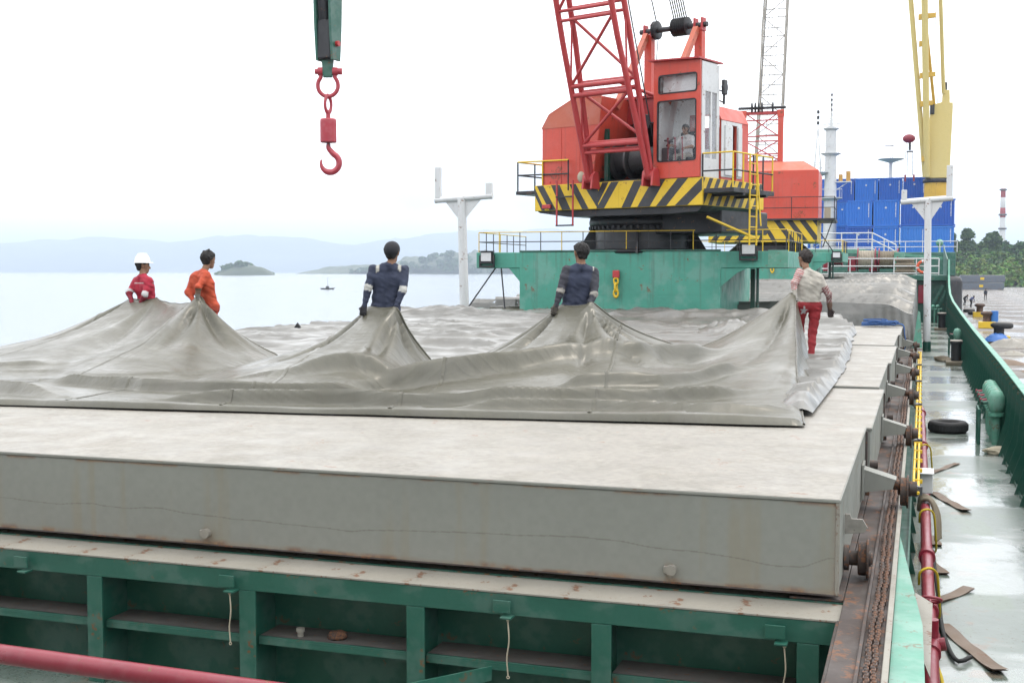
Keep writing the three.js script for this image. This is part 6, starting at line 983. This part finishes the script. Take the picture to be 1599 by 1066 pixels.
// bare-headed in navy overalls, fourth from left
person({ label: 'person with black hair in navy overalls, holding the tarp before the green pedestal', pos: onHatch(-4.14, -14.75), hair: 'full', face: [-.45, -.1, -1], foot: [0, 0, -1],
  j: { head: [.095, 1.60, -.02], neck: [.10, 1.495, .0], shL: [-.09, 1.405, .03], shR: [.265, 1.375, -.02], elL: [-.165, 1.15, .10], haL: [-.225, .955, .13], elR: [.255, 1.10, .09], haR: [.165, .91, .19], hipL: [-.07, .92, .0], hipR: [.13, .92, 0], knL: [-.09, .5, -.05], knR: [.15, .5, 0], anL: [-.10, .10, .02], anR: [.16, .1, .03] },
  colour: (tg, tt, x, y, z) => { if (baseC[tg]) return baseC[tg]; if (tg.startsWith('fore') && band(tt, -.05, .2)) return [.36, .34, .31]; if (tg.startsWith('sleeve') && band(tt, .95, 1.1)) return [.36, .34, .31]; if (tg === 'yoke' && Math.abs(x - .09) > .15) return [.5, .49, .45]; if (tg === 'hand') return [.07, .06, .05]; if (tg.startsWith('fore') || tg.startsWith('sleeve')) return vary([.042, .043, .058], x, y, z); return vary(NAVY, x, y, z); } });
// white helmet, red overalls, leftmost
person({ label: 'person in red overalls with white hard hat and pale bands, leftmost', pos: onHatch(-11.74, -16.62), helmet: true, hair: 'short', face: [1, -.06, -.25], foot: [.8, 0, -.4], yaw: 24, bulk: 1.14,
  j: { head: [-.075, 1.465, -.03], neck: [-.075, 1.365, .0], shL: [-.19, 1.24, -.10], shR: [.05, 1.24, .14], elL: [-.29, 1.045, .0], haL: [-.215, .87, .12], elR: [.0, 1.01, .25], haR: [-.085, .865, .20], hipL: [-.06, .83, -.06], hipR: [.06, .83, .08], knL: [.12, .46, -.10], knR: [-.02, .45, .08], anL: [.02, .10, -.08], anR: [-.16, .10, .1] },
  colour: (tg, tt, x, y, z) => { if (baseC[tg]) return baseC[tg]; if (tg.startsWith('sleeve') && band(tt, .78, 1.1)) return [.56, .55, .55]; if (tg === 'yoke' || (tg === 'cloth' && y > 1.165 && y < 1.205 && z > 0)) return y > 1.19 && y < 1.235 ? [.58, .5, .48] : vary([.4, .012, .04], x, y, z); if (tg === 'hand') return [.25, .17, .13]; if (tg.startsWith('fore')) return vary([.24, .012, .03], x, y, z); return vary([.38, .011, .036], x, y, z); } });
// orange shirt, second from left
person({ label: 'person with tufted black hair in orange overalls, second from left', pos: onHatch(-10.0, -15.62), hair: 'full', tuft: true, face: [.75, -.1, -1], foot: [.8, 0, -.5], yaw: 22, bulk: 1.14,
  j: { head: [.015, 1.545, -.04], neck: [-.015, 1.44, .0], shL: [-.20, 1.29, -.07], shR: [.02, 1.325, .12], elL: [-.28, 1.08, -.02], haL: [-.17, .93, .10], elR: [-.085, 1.15, .24], haR: [-.09, 1.0, .24], hipL: [-.06, .85, -.07], hipR: [.08, .85, .06], knL: [.14, .47, -.1], knR: [.0, .46, .06], anL: [.06, .1, -.08], anR: [-.12, .1, .1] },
  colour: (tg, tt, x, y, z) => { if (baseC[tg]) return baseC[tg]; if (tg === 'foreR') return tt > .7 ? [.2, .19, .16] : [.14, .08, .05]; if (tg === 'hand') return [.2, .19, .16]; return vary(tg === 'leg' ? [.42, .06, .03] : [.50, .07, .025], x, y, z); } });
// red trousers, rightmost
{
  const p = person({ label: 'person in dusty striped shirt and red trousers, dragging the tarp at right', pos: onHatch(-1.58, -18.66), hair: 'short', hairCol: [.025, .018, .016], face: [-.55, -.15, -1], foot: [-.2, 0, -1], bulk: 1.02,
    j: { head: [-.05, 1.565, -.10], neck: [-.055, 1.46, -.05], shL: [-.155, 1.375, .03], shR: [.17, 1.235, .0], elL: [-.25, 1.20, .10], haL: [-.255, 1.05, .15], elR: [.27, 1.04, .06], haR: [.30, .83, .04], hipL: [-.125, .86, .03], hipR: [.10, .86, .0], knL: [-.10, .50, -.18], knR: [.05, .48, .02], anL: [-.10, .14, -.05], anR: [.0, .12, .18] },
    colour: (tg, tt, x, y, z) => { if (tg === 'boot') return [.16, .05, .04]; if (baseC[tg]) return baseC[tg]; const chk = (Math.sin(x * 150 + y * 60) > .2) !== (Math.sin(y * 170) > .2); if (tg === 'sleeveL' || (tg === 'foreL' && tt < .7)) return Math.sin((y + x * .35) * 190) > .15 ? [.46, .10, .10] : [.50, .47, .44]; if (tg === 'sleeveR') return tt > .45 ? (chk ? [.17, .025, .03] : [.36, .3, .28]) : vary([.45, .42, .37], x, y, z); if (tg === 'foreR') return tt < .62 ? (chk ? [.15, .025, .03] : [.30, .25, .23]) : SK.map(v => v * .45); if (tg === 'hand') return x < 0 ? [.42, .40, .37] : [.045, .032, .03]; if (tg === 'leg' || (tg === 'waist' && y < .93)) { const q = Math.hypot((x + .10) / .055, (y - .80) / .07), a = Math.atan2(y - .80, x + .10); if (z > .05 && q < .7 + .3 * Math.sin(a * 5)) return [.42, .42, .43]; return vary([.27, .010, .016], x, y, z); } const d = f3(x * 5, y * 5, z * 5, 3); return lerp3(vary([.46, .43, .375], x, y, z), [.36, .16, .15], tg === 'waist' ? sstep(.5, .7, d) : 0); } });
}
{ // crane driver seated in the cab
  const cr = [-7.8, 0, -35.2], a = R(-19.5), L = (x, y, z) => [cr[0] + x * Math.cos(a) + z * Math.sin(a), y, cr[2] - x * Math.sin(a) + z * Math.cos(a)];
  person({ label: 'person in white shirt and sunglasses seated in the crane cab', pos: L(2.30, 5.53, 1.42), yaw: -19.5, hair: 'short', face: [-.12, -.05, 1], foot: [0, 0, 1],
    j: { head: [0, 1.31, .08], neck: [0, 1.20, .04], shL: [.19, 1.09, .02], shR: [-.19, 1.09, .02], elL: [.25, .84, .12], haL: [.16, .80, .34], elR: [-.28, .86, .14], haR: [-.26, .88, .40], hipL: [.09, .60, .0], hipR: [-.09, .60, .0], knL: [.13, .58, .38], knR: [-.13, .58, .38], anL: [.13, .14, .42], anR: [-.13, .14, .42] },
    curlL: [0, -1, .2], curlR: [0, -1, .2], colour: (tg, tt, x, y, z) => { if (tg === 'eye' || tg === 'brow') return [.012, .012, .014]; if (baseC[tg]) return baseC[tg]; if (tg === 'hand' || tg.startsWith('fore')) return SK; if (tg === 'leg') return vary([.34, .32, .28], x, y, z); return vary([.62, .62, .63], x, y, z); } });
}
function smallPerson(x, y, z, label, col, pose, yaw) {
  const st = pose === 'stand'; person({ label, pos: [x, y, z], yaw, hair: 'short', face: [0, 0, 1], foot: [0, 0, 1], j: st ? { head: [0, 1.58, .02], neck: [0, 1.47, 0], shL: [.18, 1.37, 0], shR: [-.18, 1.37, 0], elL: [.23, 1.1, 0], haL: [.2, .87, .06], elR: [-.23, 1.1, 0], haR: [-.2, .87, .06], hipL: [.1, .9, 0], hipR: [-.1, .9, 0], knL: [.11, .5, .04], knR: [-.11, .5, -.04], anL: [.12, .1, 0], anR: [-.12, .1, -.06] } : { head: [0, 1.22, .38], neck: [0, 1.18, .28], shL: [.18, 1.13, .2], shR: [-.18, 1.13, .2], elL: [.22, .86, .28], haL: [.15, .62, .36], elR: [-.22, .86, .28], haR: [-.15, .62, .36], hipL: [.1, .86, -.1], hipR: [-.1, .86, -.1], knL: [.12, .5, .08], knR: [-.12, .5, .04], anL: [.12, .1, -.04], anR: [-.12, .1, -.08] }, colour: (tg, tt, a, b, c) => { if (baseC[tg]) return baseC[tg]; if (tg === 'hand') return SK; return tg === 'leg' ? [.03, .03, .035] : col; } });
}
smallPerson(9.6, QUAY, -204, 'person in dark clothes standing alone on the wet quay', [.025, .03, .045], 'stand', 10);
smallPerson(6.05, QUAY, -164, 'person in blue clothes bending over near the quay edge', [.05, .07, .2], 'bend', 120);
smallPerson(5.55, QUAY, -172, 'person in dark clothes bending beside the blue one', [.03, .03, .04], 'bend', 60);
smallPerson(25.0, QUAY - .05, -320, 'distant person on the quay walkway, left of a pair', [.05, .06, .09], 'stand', 0);
smallPerson(27.2, QUAY - .05, -320, 'distant person on the quay walkway, right of a pair', [.1, .1, .13], 'stand', 20);

renderer.render(scene, camera);
